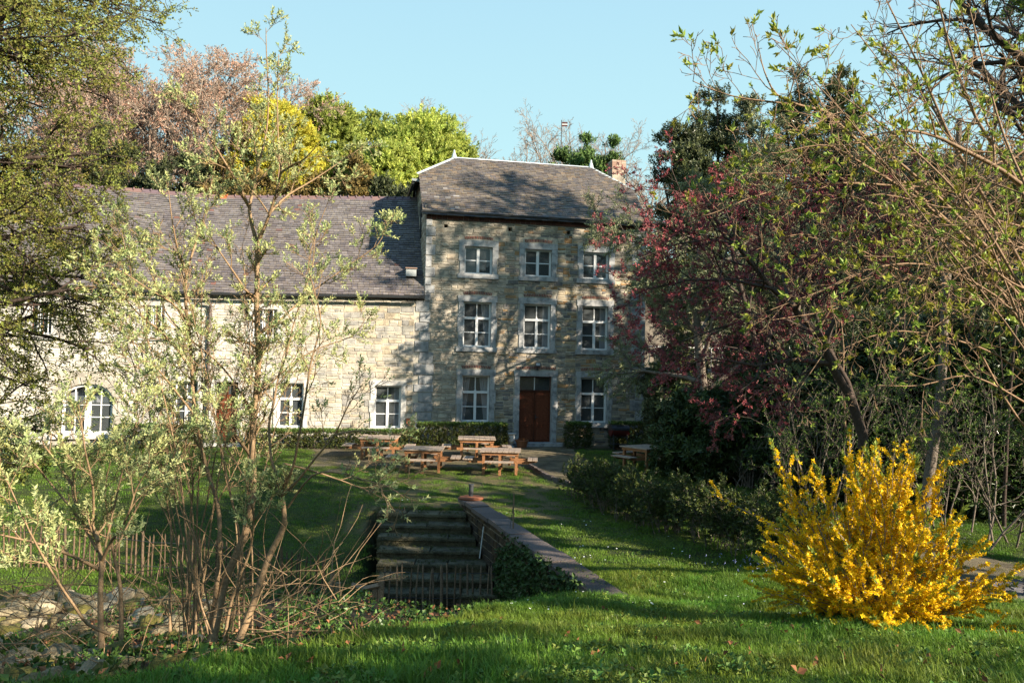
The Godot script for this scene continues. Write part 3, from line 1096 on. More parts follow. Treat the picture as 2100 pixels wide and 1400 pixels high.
	var mir := func(p: Vector3) -> Vector3: return Vector3(p.x, p.y, -2.0 * HALF - p.z)
	var dark := Color(0.07, 0.065, 0.06)
	deck.quad(fl[0], fl[1], fl[2], fl[5], dark)
	deck.quad(fl[5], fl[2], fl[3], fl[4], dark)
	deck.quad(mir.call(fl[1]), mir.call(fl[0]), mir.call(fl[5]), mir.call(fl[2]), dark)
	deck.quad(mir.call(fl[2]), mir.call(fl[5]), mir.call(fl[4]), mir.call(fl[3]), dark)
	var hipl := [roof_point(x0 - 0.36, -2.10) - Vector3(0, 0.12, 0), mir.call(roof_point(x0 - 0.36, -2.10) - Vector3(0, 0.12, 0))]
	deck.tri(hipl[1], hipl[0], fl[4], dark)
	deck.tri(fl[2], mir.call(fl[2]), fl[3], dark)
	put("roof_deck", deck, M.room, roof)
	var edge := func(t: float) -> Array:
		var z := lerpf(eo, -HALF, t)
		if z > -2.24:
			return [x0 - 0.15, x1 + 0.15]
		var s := (-2.24 - z) / (HALF - 2.24)
		return [lerpf(x0 - 0.15, -2.03, s), lerpf(x1 + 0.15, 4.24, s)]
	var onroof := func(px: float, t: float) -> Vector3: return roof_point(px, lerpf(eo, -HALF, t)) + Vector3(0, 0.012, 0)
	var rtint := func(px: float, t: float) -> Color:
		var pal := [Color(0.29, 0.255, 0.215), Color(0.235, 0.215, 0.20), Color(0.335, 0.295, 0.24), Color(0.20, 0.19, 0.19), Color(0.31, 0.25, 0.19)]
		var c: Color = pal[R.randi() % 5]
		var g := clampf(N1.get_noise_2d(px * 16.0, t * 70.0) * 1.6 + (0.4 if t > 0.85 else 0.0), 0.0, 0.7)
		c = c.lerp(Color(0.20, 0.19, 0.195), g)
		if R.randf() < 0.0025: c = Color(0.45, 0.24, 0.07)
		if px < -2.2 and t < 0.5 and R.randf() < 0.09: c = Color(0.5, 0.49, 0.47)
		return c * Color(0.74, 0.705, 0.71) * R.randf_range(0.75, 1.15)
	var rest := MB.new()
	slates(edge, onroof, 34, 0.22, 0.024, rtint, roof, func(px, t): return px < 3.2 and t > 0.12 and t < 0.5, 300, rest)
	# half-hip at the left end
	var hp := func(px: float, t: float) -> Vector3: return (hipl[0] as Vector3).lerp(hipl[1], px).lerp(fl[4], t)
	slates(func(_t): return [0.0, 1.0], hp, 12, 0.1, 0.014, rtint, roof, func(_a, _b): return false, 0, rest)
	tag(put("roof_slates", rest, M.slate, roof), "", "", "", "stuff")
	var up := Vector3(0, 1, RISE).normalized()
	var upb := Vector3(0, 1, -RISE).normalized()
	var nl := (hipl[0] - hipl[1]).cross(fl[4] - hipl[1]).normalized() as Vector3
	if nl.y < 0: nl = -nl
	mb = MB.new()
	cap(mb, fl[4], fl[3], 0.12, 0.035, upb, up)
	put("ridge_cap", mb, M.zinc, roof)
	mb = MB.new()
	cap(mb, fl[5] + Vector3(-0.1, 0.05, 0.0), fl[4], 0.10, 0.03, nl, up)
	put("hip_cap", mb, M.zinc, roof)
	mb = MB.new()
	cap(mb, fl[3], fl[2], 0.10, 0.03, Vector3(1, 1, 0).normalized(), up)
	put("hip_cap", mb, M.zinc, roof)
	for k in [4, 3]:
		mb = MB.new()
		mb.lathe(fl[k], [Vector2(0.13, -0.05), Vector2(0.09, 0.12), Vector2(0.05, 0.22), Vector2(0.035, 0.33), Vector2(0.001, 0.36)], 8, Color.WHITE)
		put("finial", mb, M.zinc, roof)
	mb = MB.new()
	var e0: Vector3 = hipl[0]
	var e1: Vector3 = hipl[1]
	mb.obox((e0 + e1) / 2.0 + Vector3(0, -0.09, 0), Vector3(0.05, 0, 0), Vector3(0, 0.1, 0), Vector3(0, 0, (e0.z - e1.z) / 2.0), Color(0.05, 0.05, 0.05))
	mb.obox(e0 + Vector3(0.12, -0.03, 0.02), Vector3(0.2, -0.02, 0), Vector3(0, 0.05, 0), Vector3(0, 0, 0.05), Color(0.5, 0.5, 0.5))
	put("hip_fascia", mb, M.zinc, roof)
	gutter(h, PackedVector3Array([Vector3(x0 - 0.2, 9.11, 0.33), Vector3(1.0, 9.1, 0.33), Vector3(x1 + 0.2, 9.08, 0.33)]), 0.085)
	# chimney behind the right gable
	var ch := node("chimney", h)
	mb = MB.new()
	mb.box(Vector3(5.62, 4.0, -5.4), Vector3(6.26, 12.35, -4.72), Color(0.54, 0.49, 0.41))
	put("chimney_shaft", mb, M.mortar, ch)
	mb = MB.new()
	for r in 8:
		for k in 3:
			mb.box(Vector3(5.60 + k * 0.23, 12.35 + r * 0.08, -5.42), Vector3(5.82 + k * 0.23, 12.424 + r * 0.08, -4.70), [Color(0.36, 0.23, 0.17), Color(0.42, 0.30, 0.23), Color(0.45, 0.37, 0.29)][R.randi() % 3])
	put("chimney_head", mb, M.brick, ch)


func ridge_y(x: float) -> float:
	return bent(x, [-24.0, -15.4, -11.7, -8.0, -3.5], [10.35, 10.12, 10.05, 10.25, 10.48])


func eave_y(x: float) -> float:
	return bent(x, [-24.0, -17.3, -13.9, -10.3, -6.3, -3.5], [5.7, 5.66, 5.60, 5.62, 5.72, 5.76])


func wing_roof(x: float, t: float) -> Vector3:
	var s := N2.get_noise_2d(x * 3.0, t * 18.0) * 0.05
	return Vector3(x, lerpf(eave_y(x), ridge_y(x), t) + s, lerpf(0.3, -4.2, t))


func long_wing() -> void:
	var o := Vector3(-12, 0, 0)
	var h := thing("stone_wing", "long low pale stone wing under a steep sagging slate roof", "building", house_frame * o, YAW)
	SHIFT = -o
	var x0 := -24.0
	var x1 := -3.54
	var wins := [[-5.35, -4.34, 0.66, 2.29], [-8.93, -8.0, 0.66, 2.33], [-12.62, -11.8, 0.7, 2.33]]
	var ups := [[-17.61, -16.84, 3.93, 5.07], [-13.81, -13.04, 4.0, 5.08], [-9.92, -9.05, 4.05, 5.09]]
	var holes := []
	holes.append_array(wins)
	holes.append_array(ups)
	holes.append([-11.16, -10.38, 0.08, 2.33])
	var cut := []
	for e in holes:
		cut.append([e[0] - 0.03, e[1] + 0.03, e[2] - 0.03, e[3] + 0.03])
	holes.append([-16.5, -14.63, 0.37, 2.3])
	cut.append(holes[-1])
	var w := node("wall", h)
	var mb := MB.new()
	wall_with_holes(mb, x0, x1 - 0.002, -0.4, 5.62, 0.5, cut, Color(0.62, 0.58, 0.51))
	mb.box(Vector3(x0, -0.4, -8.7), Vector3(x1 - 0.005, 5.6, -8.3), Color(0.4, 0.38, 0.35))
	mb.box(Vector3(x0 - 0.4, -0.4, -8.7), Vector3(x0 - 0.002, 5.6, 0.0), Color(0.4, 0.38, 0.35))
	mb.quad(Vector3(x0 - 0.1, 5.6, -8.7), Vector3(x0 - 0.1, 5.6, 0), Vector3(x0 - 0.1, 10.3, -4.2), Vector3(x0 - 0.1, 10.3, -4.25), Color(0.4, 0.38, 0.35))
	put("wall_core", mb, M.mortar, w)
	var clear := []
	for k in holes.size():
		var e: Array = holes[k]
		clear.append([e[0] - 0.2, e[1] + 0.2, e[2] - (0.2 if k < 6 else 1.0), e[3] + (0.2 if k < 7 else 0.25)])
	clear.append([-3.9, x1, -1.0, 5.3])
	var rb := patchwork(x0, -6.6, 0.0, 5.6, clear, 0.09, 0.2, 0.2, 0.45)
	rb.append_array(patchwork(-6.6, x1 - 0.05, 0.0, 5.6, clear, 0.09, 0.26, 0.2, 0.5))
	lay(rb, wing_tint, w, func(x, y): return x > -18.2 and y > 0.7, 0.009)
	var parts := h
	for e in wins:
		surround(parts, e[0], e[1], e[2], e[3], M.pale_stone, true, 0.17, 0.19)
		window(parts, e[0], e[1], e[2], e[3], 1, 6 if e[0] > -6.0 else 0)
	var bars: Array = ups
	for e in bars:
		surround(parts, e[0], e[1], e[2], e[3], M.pale_stone, true, 0.2, 0.19)
		window(parts, e[0], e[1], e[2], e[3], 0, 0)
		var g := node("window_bars", parts)
		for k in 4:
			var b := MB.new()
			var x: float = lerpf(e[0], e[1], (k + 0.8) / 4.6)
			b.rod(Vector3(x, e[2] + 0.002, -0.05), Vector3(x, e[3] - 0.002, -0.05), 0.019, 6, Color(1, 1, 1))
			put("bar", b, M.white_paint if k % 2 else M.rust, g)
	# arched double window
	var a := node("arched_window", parts)
	var fr := MB.new()
	var ax := -15.565
	var xa := -16.42
	var xb := -14.71
	var spring := 1.62
	bar(fr, xa, xa + 0.09, 0.37, spring, -0.1, 0.09)
	bar(fr, xb - 0.09, xb, 0.37, spring, -0.1, 0.09)
	bar(fr, ax - 0.1, ax + 0.1, 0.37, 2.12, -0.09, 0.09)
	bar(fr, xa + 0.09, xb - 0.09, 0.37, 0.47, -0.1, 0.09)
	for s in [[xa + 0.09, ax - 0.1], [ax + 0.1, xb - 0.09]]:
		var m: float = (s[0] + s[1]) / 2.0
		bar(fr, m - 0.018, m + 0.018, 0.47, 1.98, -0.12, 0.05)
		for y in [0.98, 1.42]:
			bar(fr, s[0], s[1], y - 0.016, y + 0.016, -0.12, 0.05)
		for q in [[s[0], m - 0.018], [m + 0.018, s[1]]]:
			for y in [[0.47, 0.964], [0.996, 1.404], [1.436, 1.75]]:
				var g := MB.new()
				g.quad(Vector3(q[0], y[0], -0.145), Vector3(q[1], y[0], -0.147), Vector3(q[1], y[1], -0.146), Vector3(q[0], y[1], -0.145), Color.WHITE)
				put("pane", g, M.glass, a)
	var head := MB.new()
	for k in 12:
		var t0 := PI * (0.0 + k / 12.0)
		var t1 := PI * ((k + 1.0) / 12.0)
		var p := []
		for t in [t0, t1]:
			for r in [[0.855, 0.56], [0.76, 0.47], [1.0, 0.72]]:
				p.append(Vector3(ax + cos(t) * r[0], spring + sin(t) * r[1], -0.1))
		fr.quad(p[1], p[0], p[3], p[4], Color.WHITE)
		fr.quad(p[4], p[4] - Vector3(0, 0, 0.06), p[1] - Vector3(0, 0, 0.06), p[1], Color.WHITE)
		# spandrel wall over the arch, flush with the front
		var f0: Vector3 = p[0] + Vector3(0, 0, 0.1)
		var f1: Vector3 = p[3] + Vector3(0, 0, 0.1)
		head.quad(Vector3(f0.x, 2.299, 0.0), Vector3(f1.x, 2.299, 0.0), f1, f0, Color(0.58, 0.55, 0.5))
		head.quad(f0, f1, f1 - Vector3(0, 0, 0.3), f0 - Vector3(0, 0, 0.3), Color(0.5, 0.48, 0.44))
		var v := MB.new()
		var mid: Vector3 = (p[0] + p[3]) / 2.0 + Vector3(0, 0, 0.1)
		var out := (mid - Vector3(ax, spring - 0.3, 0)).normalized()
		var al := out.cross(Vector3(0, 0, 1)).normalized()
		v.slab(mid + out * 0.13, al * 0.105, out * 0.125, Vector3(0, 0, 0.03), 0.012, 0.01, R, Color(0.52, 0.49, 0.44) * R.randf_range(0.85, 1.1))
		put("arch_stone", v, M.stone, a)
	for s in [[-16.5, xa], [xb, -14.63]]:
		head.quad(Vector3(s[0], 0.37, 0.0), Vector3(s[1], 0.37, 0.0), Vector3(s[1], 2.299, 0.0), Vector3(s[0], 2.299, 0.0), Color(0.58, 0.55, 0.5))
	put("arch_infill", head, M.mortar, a)
	put("frame", fr, M.white_paint, a)
	mb = MB.new()
	mb.quad(Vector3(xa, 1.5, -0.4), Vector3(xb, 1.5, -0.4), Vector3(xb, 2.3, -0.4), Vector3(xa, 2.3, -0.4), Color(0.6, 0.62, 0.65))
	put("blind", mb, M.curtain, a)
	mb = MB.new()
	mb.box(Vector3(-16.75, 0.2, -0.2), Vector3(-14.4, 0.366, 0.12))
	put("threshold", mb, M.pale_stone, a)
	# plank door with a glazed top
	surround(parts, -11.16, -10.38, 0.08, 2.33, M.pale_stone, false, 0.19, 0.2)
	var d := node("door", parts)
	for k in 5:
		mb = MB.new()
		mb.box(Vector3(-11.13 + k * 0.146, 0.1, -0.24), Vector3(-11.13 + k * 0.146 + 0.14, 1.78, -0.2), Color(1.5, 1.7, 1.7) * R.randf_range(0.85, 1.1))
		put("plank", mb, M.door_wood, d)
	mb = MB.new()
	for e in [[-11.16, -10.38, 1.78, 1.86], [-11.16, -10.38, 2.27, 2.33], [-11.16, -11.13, 0.08, 2.27], [-10.41, -10.38, 0.08, 2.27], [-10.785, -10.755, 1.86, 2.27]]:
		bar(mb, e[0], e[1], e[2], e[3], -0.19, 0.06)
	put("door_frame", mb, M.door_wood, d)
	for e in [[-11.13, -10.785], [-10.755, -10.41]]:
		mb = MB.new()
		mb.quad(Vector3(e[0], 1.86, -0.22), Vector3(e[1], 1.86, -0.222), Vector3(e[1], 2.27, -0.221), Vector3(e[0], 2.27, -0.22), Color.WHITE)
		put("pane", mb, M.glass, d)
	mb = MB.new()
	mb.box(Vector3(-11.5, -0.3, 0.0), Vector3(-10.05, 0.07, 0.55))
	put("doorstep", mb, M.pale_stone, parts)
	# outside tap with its bent pipe
	mb = MB.new()
	mb.tube(PackedVector3Array([Vector3(-4.05, 1.02, 0.03), Vector3(-4.05, 0.78, 0.07), Vector3(-3.93, 0.74, 0.09), Vector3(-3.82, 0.72, 0.09), Vector3(-3.79, 0.66, 0.09), Vector3(-3.79, 0.2, 0.09)]), PackedFloat32Array([0.03, 0.03, 0.025, 0.025, 0.025, 0.025]), 7, Color.WHITE)
	mb.box(Vector3(-4.12, 0.84, 0.02), Vector3(-3.98, 1.04, 0.1))
	put("wall_tap", mb, M.rust, parts)
	mb = MB.new()
	mb.box(Vector3(x0 + 0.01, 0.0, -8.2), Vector3(x1 - 0.02, 0.1, -0.51))
	mb.box(Vector3(x0 + 0.01, 3.1, -8.2), Vector3(x1 - 0.02, 3.3, -0.51))
	mb.box(Vector3(x0 + 0.01, 0.1, -4.5), Vector3(x1 - 0.02, 5.6, -4.4))
	mb.box(Vector3(x0 + 0.01, 5.5, -8.2), Vector3(x1 - 0.02, 5.58, -0.51))
	put("inner_floors", mb, M.room, parts)
	# roof
	var roof := node("roof", h)
	var deck := MB.new()
	for k in 40:
		var a0 := lerpf(x0 - 0.3, x1, k / 40.0)
		var a1 := lerpf(x0 - 0.3, x1, (k + 1) / 40.0)
		for t in 6:
			deck.quad(wing_roof(a0, t / 6.0), wing_roof(a1, t / 6.0), wing_roof(a1, (t + 1) / 6.0), wing_roof(a0, (t + 1) / 6.0), Color(0.2, 0.2, 0.2))
		deck.quad(Vector3(a1, eave_y(a1), -8.7), Vector3(a0, eave_y(a0), -8.7), Vector3(a0, ridge_y(a0), -4.2), Vector3(a1, ridge_y(a1), -4.2), Color(0.5, 0.5, 0.5))
	put("roof_deck", deck, M.room, roof)
	var tint := func(px: float, t: float) -> Color:
		var pal := [Color(0.235, 0.22, 0.225), Color(0.28, 0.265, 0.265), Color(0.20, 0.19, 0.20), Color(0.255, 0.235, 0.225), Color(0.31, 0.295, 0.29)]
		var c: Color = pal[R.randi() % 5]
		if R.randf() < 0.012: c = Color(0.30, 0.17, 0.14)
		return c.lerp(Color(0.34, 0.335, 0.33), clampf(N1.get_noise_2d(px * 9.0 + 40.0, t * 60.0) + 0.25 * t, 0.0, 0.6)) * Color(0.80, 0.75, 0.76) * R.randf_range(0.8, 1.12)
	var rest := MB.new()
	slates(func(_t): return [x0 - 0.35, x1 - 0.01], func(px, t): return wing_roof(px, t) + Vector3(0, 0.012, 0.01), 44, 0.21, 0.032, tint, roof, func(px, t): return px > -8.2 and px < -3.6 and t < 0.52 and t > 0.03, 300, rest)
	tag(put("roof_slates", rest, M.slate, roof), "", "", "", "stuff")
	var x := x0 - 0.3
	var k := 0
	while x < x1 - 0.1:
		var t := MB.new()
		var p0 := Vector3(x, ridge_y(x) + 0.03, -4.2)
		var p1 := Vector3(x + 0.33, ridge_y(x + 0.33) + 0.045, -4.2)
		var c: Color = [Color(0.19, 0.12, 0.12), Color(0.23, 0.14, 0.125), Color(0.17, 0.12, 0.13)][R.randi() % 3]
		if absf(x + 11.75) < 0.17:
			c = Color(0.50, 0.14, 0.05)
		for s in [1.0, -1.0]:
			var a0 := p0 + Vector3(0, -0.13, 0.16 * s)
			var a1 := p1 + Vector3(0, -0.13, 0.16 * s)
			if s > 0:
				t.quad(a0, a1, p1 + Vector3(0, 0.03, 0), p0 + Vector3(0, 0.03, 0), c)
				t.quad(a0 - Vector3(0, 0.03, 0), a1 - Vector3(0, 0.03, 0), a1, a0, c)
			else:
				t.quad(a1, a0, p0 + Vector3(0, 0.03, 0), p1 + Vector3(0, 0.03, 0), c)
		t.rod(p1 + Vector3(0, -0.05, 0.1), p1 + Vector3(0, 0.05, 0), 0.03, 5, c)
		put("ridge_tile", t, M.brick, roof)
		x += 0.335
		k += 1
	# little metal vent by the house wall
	mb = MB.new()
	var vp := wing_roof(-4.05, 0.17)
	mb.obox(vp + Vector3(0, 0.16, 0.05), Vector3(0.2, 0, 0), Vector3(0, 0.14, 0), Vector3(0, 0, 0.22), Color(0.75, 0.72, 0.7))
	mb.obox(vp + Vector3(0, 0.33, 0.05), Vector3(0.23, 0, 0), Vector3(0, 0.02, 0), Vector3(0, 0, 0.27), Color(0.6, 0.35, 0.25))
	put("roof_vent", mb, M.zinc, roof)
	var gp := PackedVector3Array()
	for q in 12:
		var gx := lerpf(x0 - 0.3, x1 - 0.02, q / 11.0)
		gp.append(Vector3(gx, eave_y(gx) - 0.02, 0.42))
	gutter(h, gp, 0.08)
	mb = MB.new()
	mb.tube(PackedVector3Array([Vector3(-11.5, 5.5, 0.42), Vector3(-11.5, 5.4, 0.4), Vector3(-11.45, 5.15, 0.1), Vector3(-11.45, 0.0, 0.09)]), PackedFloat32Array([0.055, 0.055, 0.055, 0.055]), 8, Color.WHITE)
	for y in [4.4, 2.6, 0.9]:
		mb.lathe(Vector3(-11.45, y, 0.095), [Vector2(0.055, -0.03), Vector2(0.07, -0.03), Vector2(0.07, 0.03), Vector2(0.055, 0.03)], 8, Color.WHITE)
	put("downpipe", mb, M.pipe_paint, h)
	SHIFT = Vector3.ZERO


func annex() -> void:
	# the shaded piece of building right of the house, with a flat slab and railing
	var a := thing("side_annex", "dark recessed annex with a pale flat slab right of the stone house", "building", house_frame * Vector3(7.4, 0, -2.2), YAW)
	var mb := MB.new()
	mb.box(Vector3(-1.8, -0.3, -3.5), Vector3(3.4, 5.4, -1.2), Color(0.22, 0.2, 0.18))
	put("wall", mb, M.stone, a)
	mb = MB.new()
	mb.box(Vector3(-1.78, 3.05, -1.2), Vector3(2.6, 3.22, 0.9), Color(1, 1, 1))
	put("balcony_slab", mb, M.pale_stone, a)
	var r := node("railing", a)
	for k in 16:
		mb = MB.new()
		mb.rod(Vector3(-1.6 + k * 0.26, 3.22, 0.8), Vector3(-1.6 + k * 0.26, 4.1, 0.8), 0.02, 5)
		put("baluster", mb, M.white_paint, r)
	mb = MB.new()
	mb.box(Vector3(-1.75, 4.1, 0.77), Vector3(2.5, 4.15, 0.83))
	put("handrail", mb, M.white_paint, r)
	mb = MB.new()
	for x in [-1.5, 2.3]:
		mb.box(Vector3(x, -0.3, 0.5), Vector3(x + 0.25, 3.05, 0.75), Color(0.7, 0.7, 0.7))
	put("slab_post", mb, M.dressed_stone, a)
	mb = MB.new()
	mb.box(Vector3(-0.5, 0.0, -1.2), Vector3(0.5, 2.2, -1.17), Color(0.1, 0.1, 0.1))  # flat panel on the wall, an opening's shade painted as its near-black tint
	put("door", mb, M.door_wood, a)


# ---------------------------------------------------------------- things in the garden
func picnic_table() -> Node3D:
	var t := thing("picnic_table", "square wooden picnic table", "table")
	var s := 0.62
	for k in 7:
		var mb := MB.new()
		var x := -s + (k + 0.5) * 2.0 * s / 7.0
		mb.box(Vector3(x - s / 7.0 + 0.004, 0.665, -s), Vector3(x + s / 7.0 - 0.004, 0.70, s), grey(R.randf_range(0.85, 1.15)))
		put("plank", mb, M.top_wood, t)
	var ap := MB.new()
	for z in [-s + 0.06, s - 0.10]:
		ap.box(Vector3(-s + 0.06, 0.575, z), Vector3(s - 0.06, 0.664, z + 0.04))
	for x in [-s + 0.06, s - 0.10]:
		ap.box(Vector3(x, 0.577, -s + 0.1), Vector3(x + 0.04, 0.662, s - 0.1))
	put("apron", ap, M.bench_wood, t)
	for p in [[-0.5, -0.5], [0.5, -0.5], [-0.5, 0.5], [0.5, 0.5], [0.0, 0.56], [0.0, -0.56]]:
		var mb := MB.new()
		mb.box(Vector3(p[0] - 0.04, -0.08, p[1] - 0.035), Vector3(p[0] + 0.04, 0.576, p[1] + 0.035), grey(R.randf_range(0.85, 1.1)))
		put("leg", mb, M.bench_wood, t)
	for k in 4:
		var q := Basis(Vector3.UP, k * PI / 2.0)
		var b := node("bench", t)
		b.basis = q
		for e in [0.92, 1.08]:
			var mb := MB.new()
			mb.box(Vector3(-0.43, 0.405, e - 0.072), Vector3(0.43, 0.44, e + 0.072), grey(R.randf_range(0.9, 1.15)))
			put("seat_plank", mb, M.top_wood, b)
		for x in [-0.3, 0.3]:
			var mb := MB.new()
			mb.box(Vector3(x - 0.03, 0.31, 0.3), Vector3(x + 0.03, 0.404, 0.86))
			mb.quad(Vector3(x - 0.03, 0.404, 0.86), Vector3(x - 0.03, 0.404, 1.12), Vector3(x - 0.03, 0.37, 1.12), Vector3(x - 0.03, 0.31, 0.86), Color.WHITE)
			mb.quad(Vector3(x + 0.03, 0.31, 0.86), Vector3(x + 0.03, 0.37, 1.12), Vector3(x + 0.03, 0.404, 1.12), Vector3(x + 0.03, 0.404, 0.86), Color.WHITE)
			mb.quad(Vector3(x - 0.03, 0.31, 0.86), Vector3(x - 0.03, 0.37, 1.12), Vector3(x + 0.03, 0.37, 1.12), Vector3(x + 0.03, 0.31, 0.86), Color.WHITE)
			mb.quad(Vector3(x - 0.03, 0.37, 1.12), Vector3(x - 0.03, 0.404, 1.12), Vector3(x + 0.03, 0.404, 1.12), Vector3(x + 0.03, 0.37, 1.12), Color.WHITE)
			put("arm", mb, M.bench_wood, b)
	return t


func tables() -> void:
	var first := picnic_table()
	var spots := [
		[-2.68, -26.0, 0.02, "square wooden picnic table nearest the lawn on the left, benches on four sides"],
		[-0.28, -25.9, -0.03, "square wooden picnic table nearest the lawn, in front of the urn and door"],
		[-4.45, -28.4, 0.03, "square wooden picnic table with dark gaps between its planks, in front of the lower hedge"],
		[-1.15, -28.8, 0.05, "square wooden picnic table close against the tall clipped hedge"],
		[4.55, -27.6, 0.62, "weathered picnic table turned cornerwise in the shade beside the laurel"],
	]
	for k in spots.size():
		var s: Array = spots[k]
		var t: Node3D = first
		if k > 0:
			t = first.duplicate()
			t.name = numbered("picnic_table")
			add_child(t, true)
		t.position = Vector3(s[0], ground_y(s[0], s[1]) + 0.0, s[1])
		t.rotation.y = s[2]
		if k >= 2:
			t.scale = Vector3.ONE * 1.04
		tag(t, s[3], "table", "picnic tables on the terrace")


func door_things() -> void:
	var at := house_frame * Vector3(-0.12, 0, 0.75)
	var u := thing("garden_urn", "white footed urn standing left of the brown double door", "urn", Vector3(at.x, ground_y(at.x, at.z), at.z))
	var mb := MB.new()
	mb.lathe(Vector3.ZERO, [Vector2(0.0, 0.0), Vector2(0.15, 0.0), Vector2(0.15, 0.05), Vector2(0.07, 0.09), Vector2(0.06, 0.14), Vector2(0.12, 0.19), Vector2(0.17, 0.26), Vector2(0.175, 0.38), Vector2(0.16, 0.5), Vector2(0.215, 0.53), Vector2(0.225, 0.555), Vector2(0.2, 0.56), Vector2(0.15, 0.5), Vector2(0.0, 0.46)], 20, Color.WHITE)
	put("bowl", mb, M.urn_white, u)
	at = house_frame * Vector3(0.28, 0, 0.95)
	var p := thing("planter", "low brown clay planter beside the doorstep", "planter", Vector3(at.x, ground_y(at.x, at.z), at.z))
	mb = MB.new()
	mb.lathe(Vector3.ZERO, [Vector2(0.0, 0.0), Vector2(0.17, 0.0), Vector2(0.24, 0.26), Vector2(0.27, 0.27), Vector2(0.27, 0.32), Vector2(0.23, 0.32), Vector2(0.2, 0.27), Vector2(0.0, 0.26)], 18, Color.WHITE)
	put("pot", mb, M.terracotta, p)
	var cp := CP.new()
	for k in 60:
		var d := Vector3(R.randfn(0, 0.6), 1, R.randfn(0, 0.6)).normalized()
		cp.along(d, R.randf() * TAU, R.randf_range(0.8, 1.3), Vector3(R.randf_range(-0.17, 0.17), 0.26, R.randf_range(-0.17, 0.17)), Color(0.6, 0.45, 0.3))
	scatter("foliage", cp, sprig("planter", 6, 0.05, 0.02, 0.09, 0.9), M.dead_leaf, p)
	at = house_frame * Vector3(4.1, 0, 1.25)
	var b := thing("barbecue", "black kettle barrel barbecue with red bowl under the right ground-floor window", "barbecue", Vector3(at.x, ground_y(at.x, at.z), at.z), YAW)
	mb = MB.new()
	for k in 12:
		var a0 := PI * k / 12.0
		var a1 := PI * (k + 1) / 12.0
		mb.quad(Vector3(-0.36, 0.74 - sin(a0) * 0.23, cos(a0) * 0.24), Vector3(-0.36, 0.74 - sin(a1) * 0.23, cos(a1) * 0.24), Vector3(0.36, 0.74 - sin(a1) * 0.23, cos(a1) * 0.24), Vector3(0.36, 0.74 - sin(a0) * 0.23, cos(a0) * 0.24), Color.WHITE)
	for x in [-0.36, 0.36]:
		for k in 12:
			var a0 := PI * k / 12.0
			var a1 := PI * (k + 1) / 12.0
			mb.tri(Vector3(x, 0.74, 0), Vector3(x, 0.74 - sin(a0) * 0.23, cos(a0) * 0.24), Vector3(x, 0.74 - sin(a1) * 0.23, cos(a1) * 0.24), Color.WHITE)
	put("bowl", mb, M.enamel_red, b)
	mb = MB.new()
	for k in 12:
		var a0 := PI * k / 12.0
		var a1 := PI * (k + 1) / 12.0
		mb.quad(Vector3(-0.37, 0.75 + sin(a0) * 0.2, cos(a0) * 0.25), Vector3(0.37, 0.75 + sin(a0) * 0.2, cos(a0) * 0.25), Vector3(0.37, 0.75 + sin(a1) * 0.2, cos(a1) * 0.25), Vector3(-0.37, 0.75 + sin(a1) * 0.2, cos(a1) * 0.25), Color.WHITE)
	for x in [-0.37, 0.37]:
		for k in 12:
			var a0 := PI * k / 12.0
			var a1 := PI * (k + 1) / 12.0
			mb.tri(Vector3(x, 0.75, 0), Vector3(x, 0.75 + sin(a0) * 0.2, cos(a0) * 0.25), Vector3(x, 0.75 + sin(a1) * 0.2, cos(a1) * 0.25), Color.WHITE)
	mb.rod(Vector3(-0.14, 0.93, 0.17), Vector3(0.14, 0.93, 0.17), 0.015)
	put("lid", mb, M.enamel_black, b)
	for x in [-0.28, 0.28]:
		for z in [-0.2, 0.2]:
			mb = MB.new()
			mb.rod(Vector3(x, -0.03, z * 1.2), Vector3(x, 0.72, z * 0.8), 0.016)
			put("leg", mb, M.dark_metal, b)
	mb = MB.new()
	mb.box(Vector3(-0.3, 0.2, -0.22), Vector3(0.3, 0.22, 0.22))
	put("shelf", mb, M.dark_metal, b)
	var gx := 3.05
	var ball := thing("white_ball", "small white ball lying on the gravel below the barbecue", "ball", Vector3(gx, ground_y(gx, -27.6) + 0.075, -27.6))
	mb = MB.new()
	var prof := []
	for k in 11:
		prof.append(Vector2(maxf(sin(PI * k / 10.0) * 0.085, 0.0005), -cos(PI * k / 10.0) * 0.085))
	mb.lathe(Vector3.ZERO, prof, 16, Color.WHITE)
	put("ball", mb, M.urn_white, ball)


func picket(mb: MB, p: Vector3, h: float, r: float, lean: Vector2, col: Color) -> void:
	var top := p + Vector3(lean.x, h, lean.y)
	var m := p.lerp(top, 0.5) + Vector3(R.randf_range(-0.012, 0.012), 0, R.randf_range(-0.012, 0.012))
	mb.tube(PackedVector3Array([p - Vector3(0, 0.15, 0), m, top - Vector3(0, 0.05, 0), top]), PackedFloat32Array([r, r * 0.95, r * 0.9, 0.004]), 6, col)


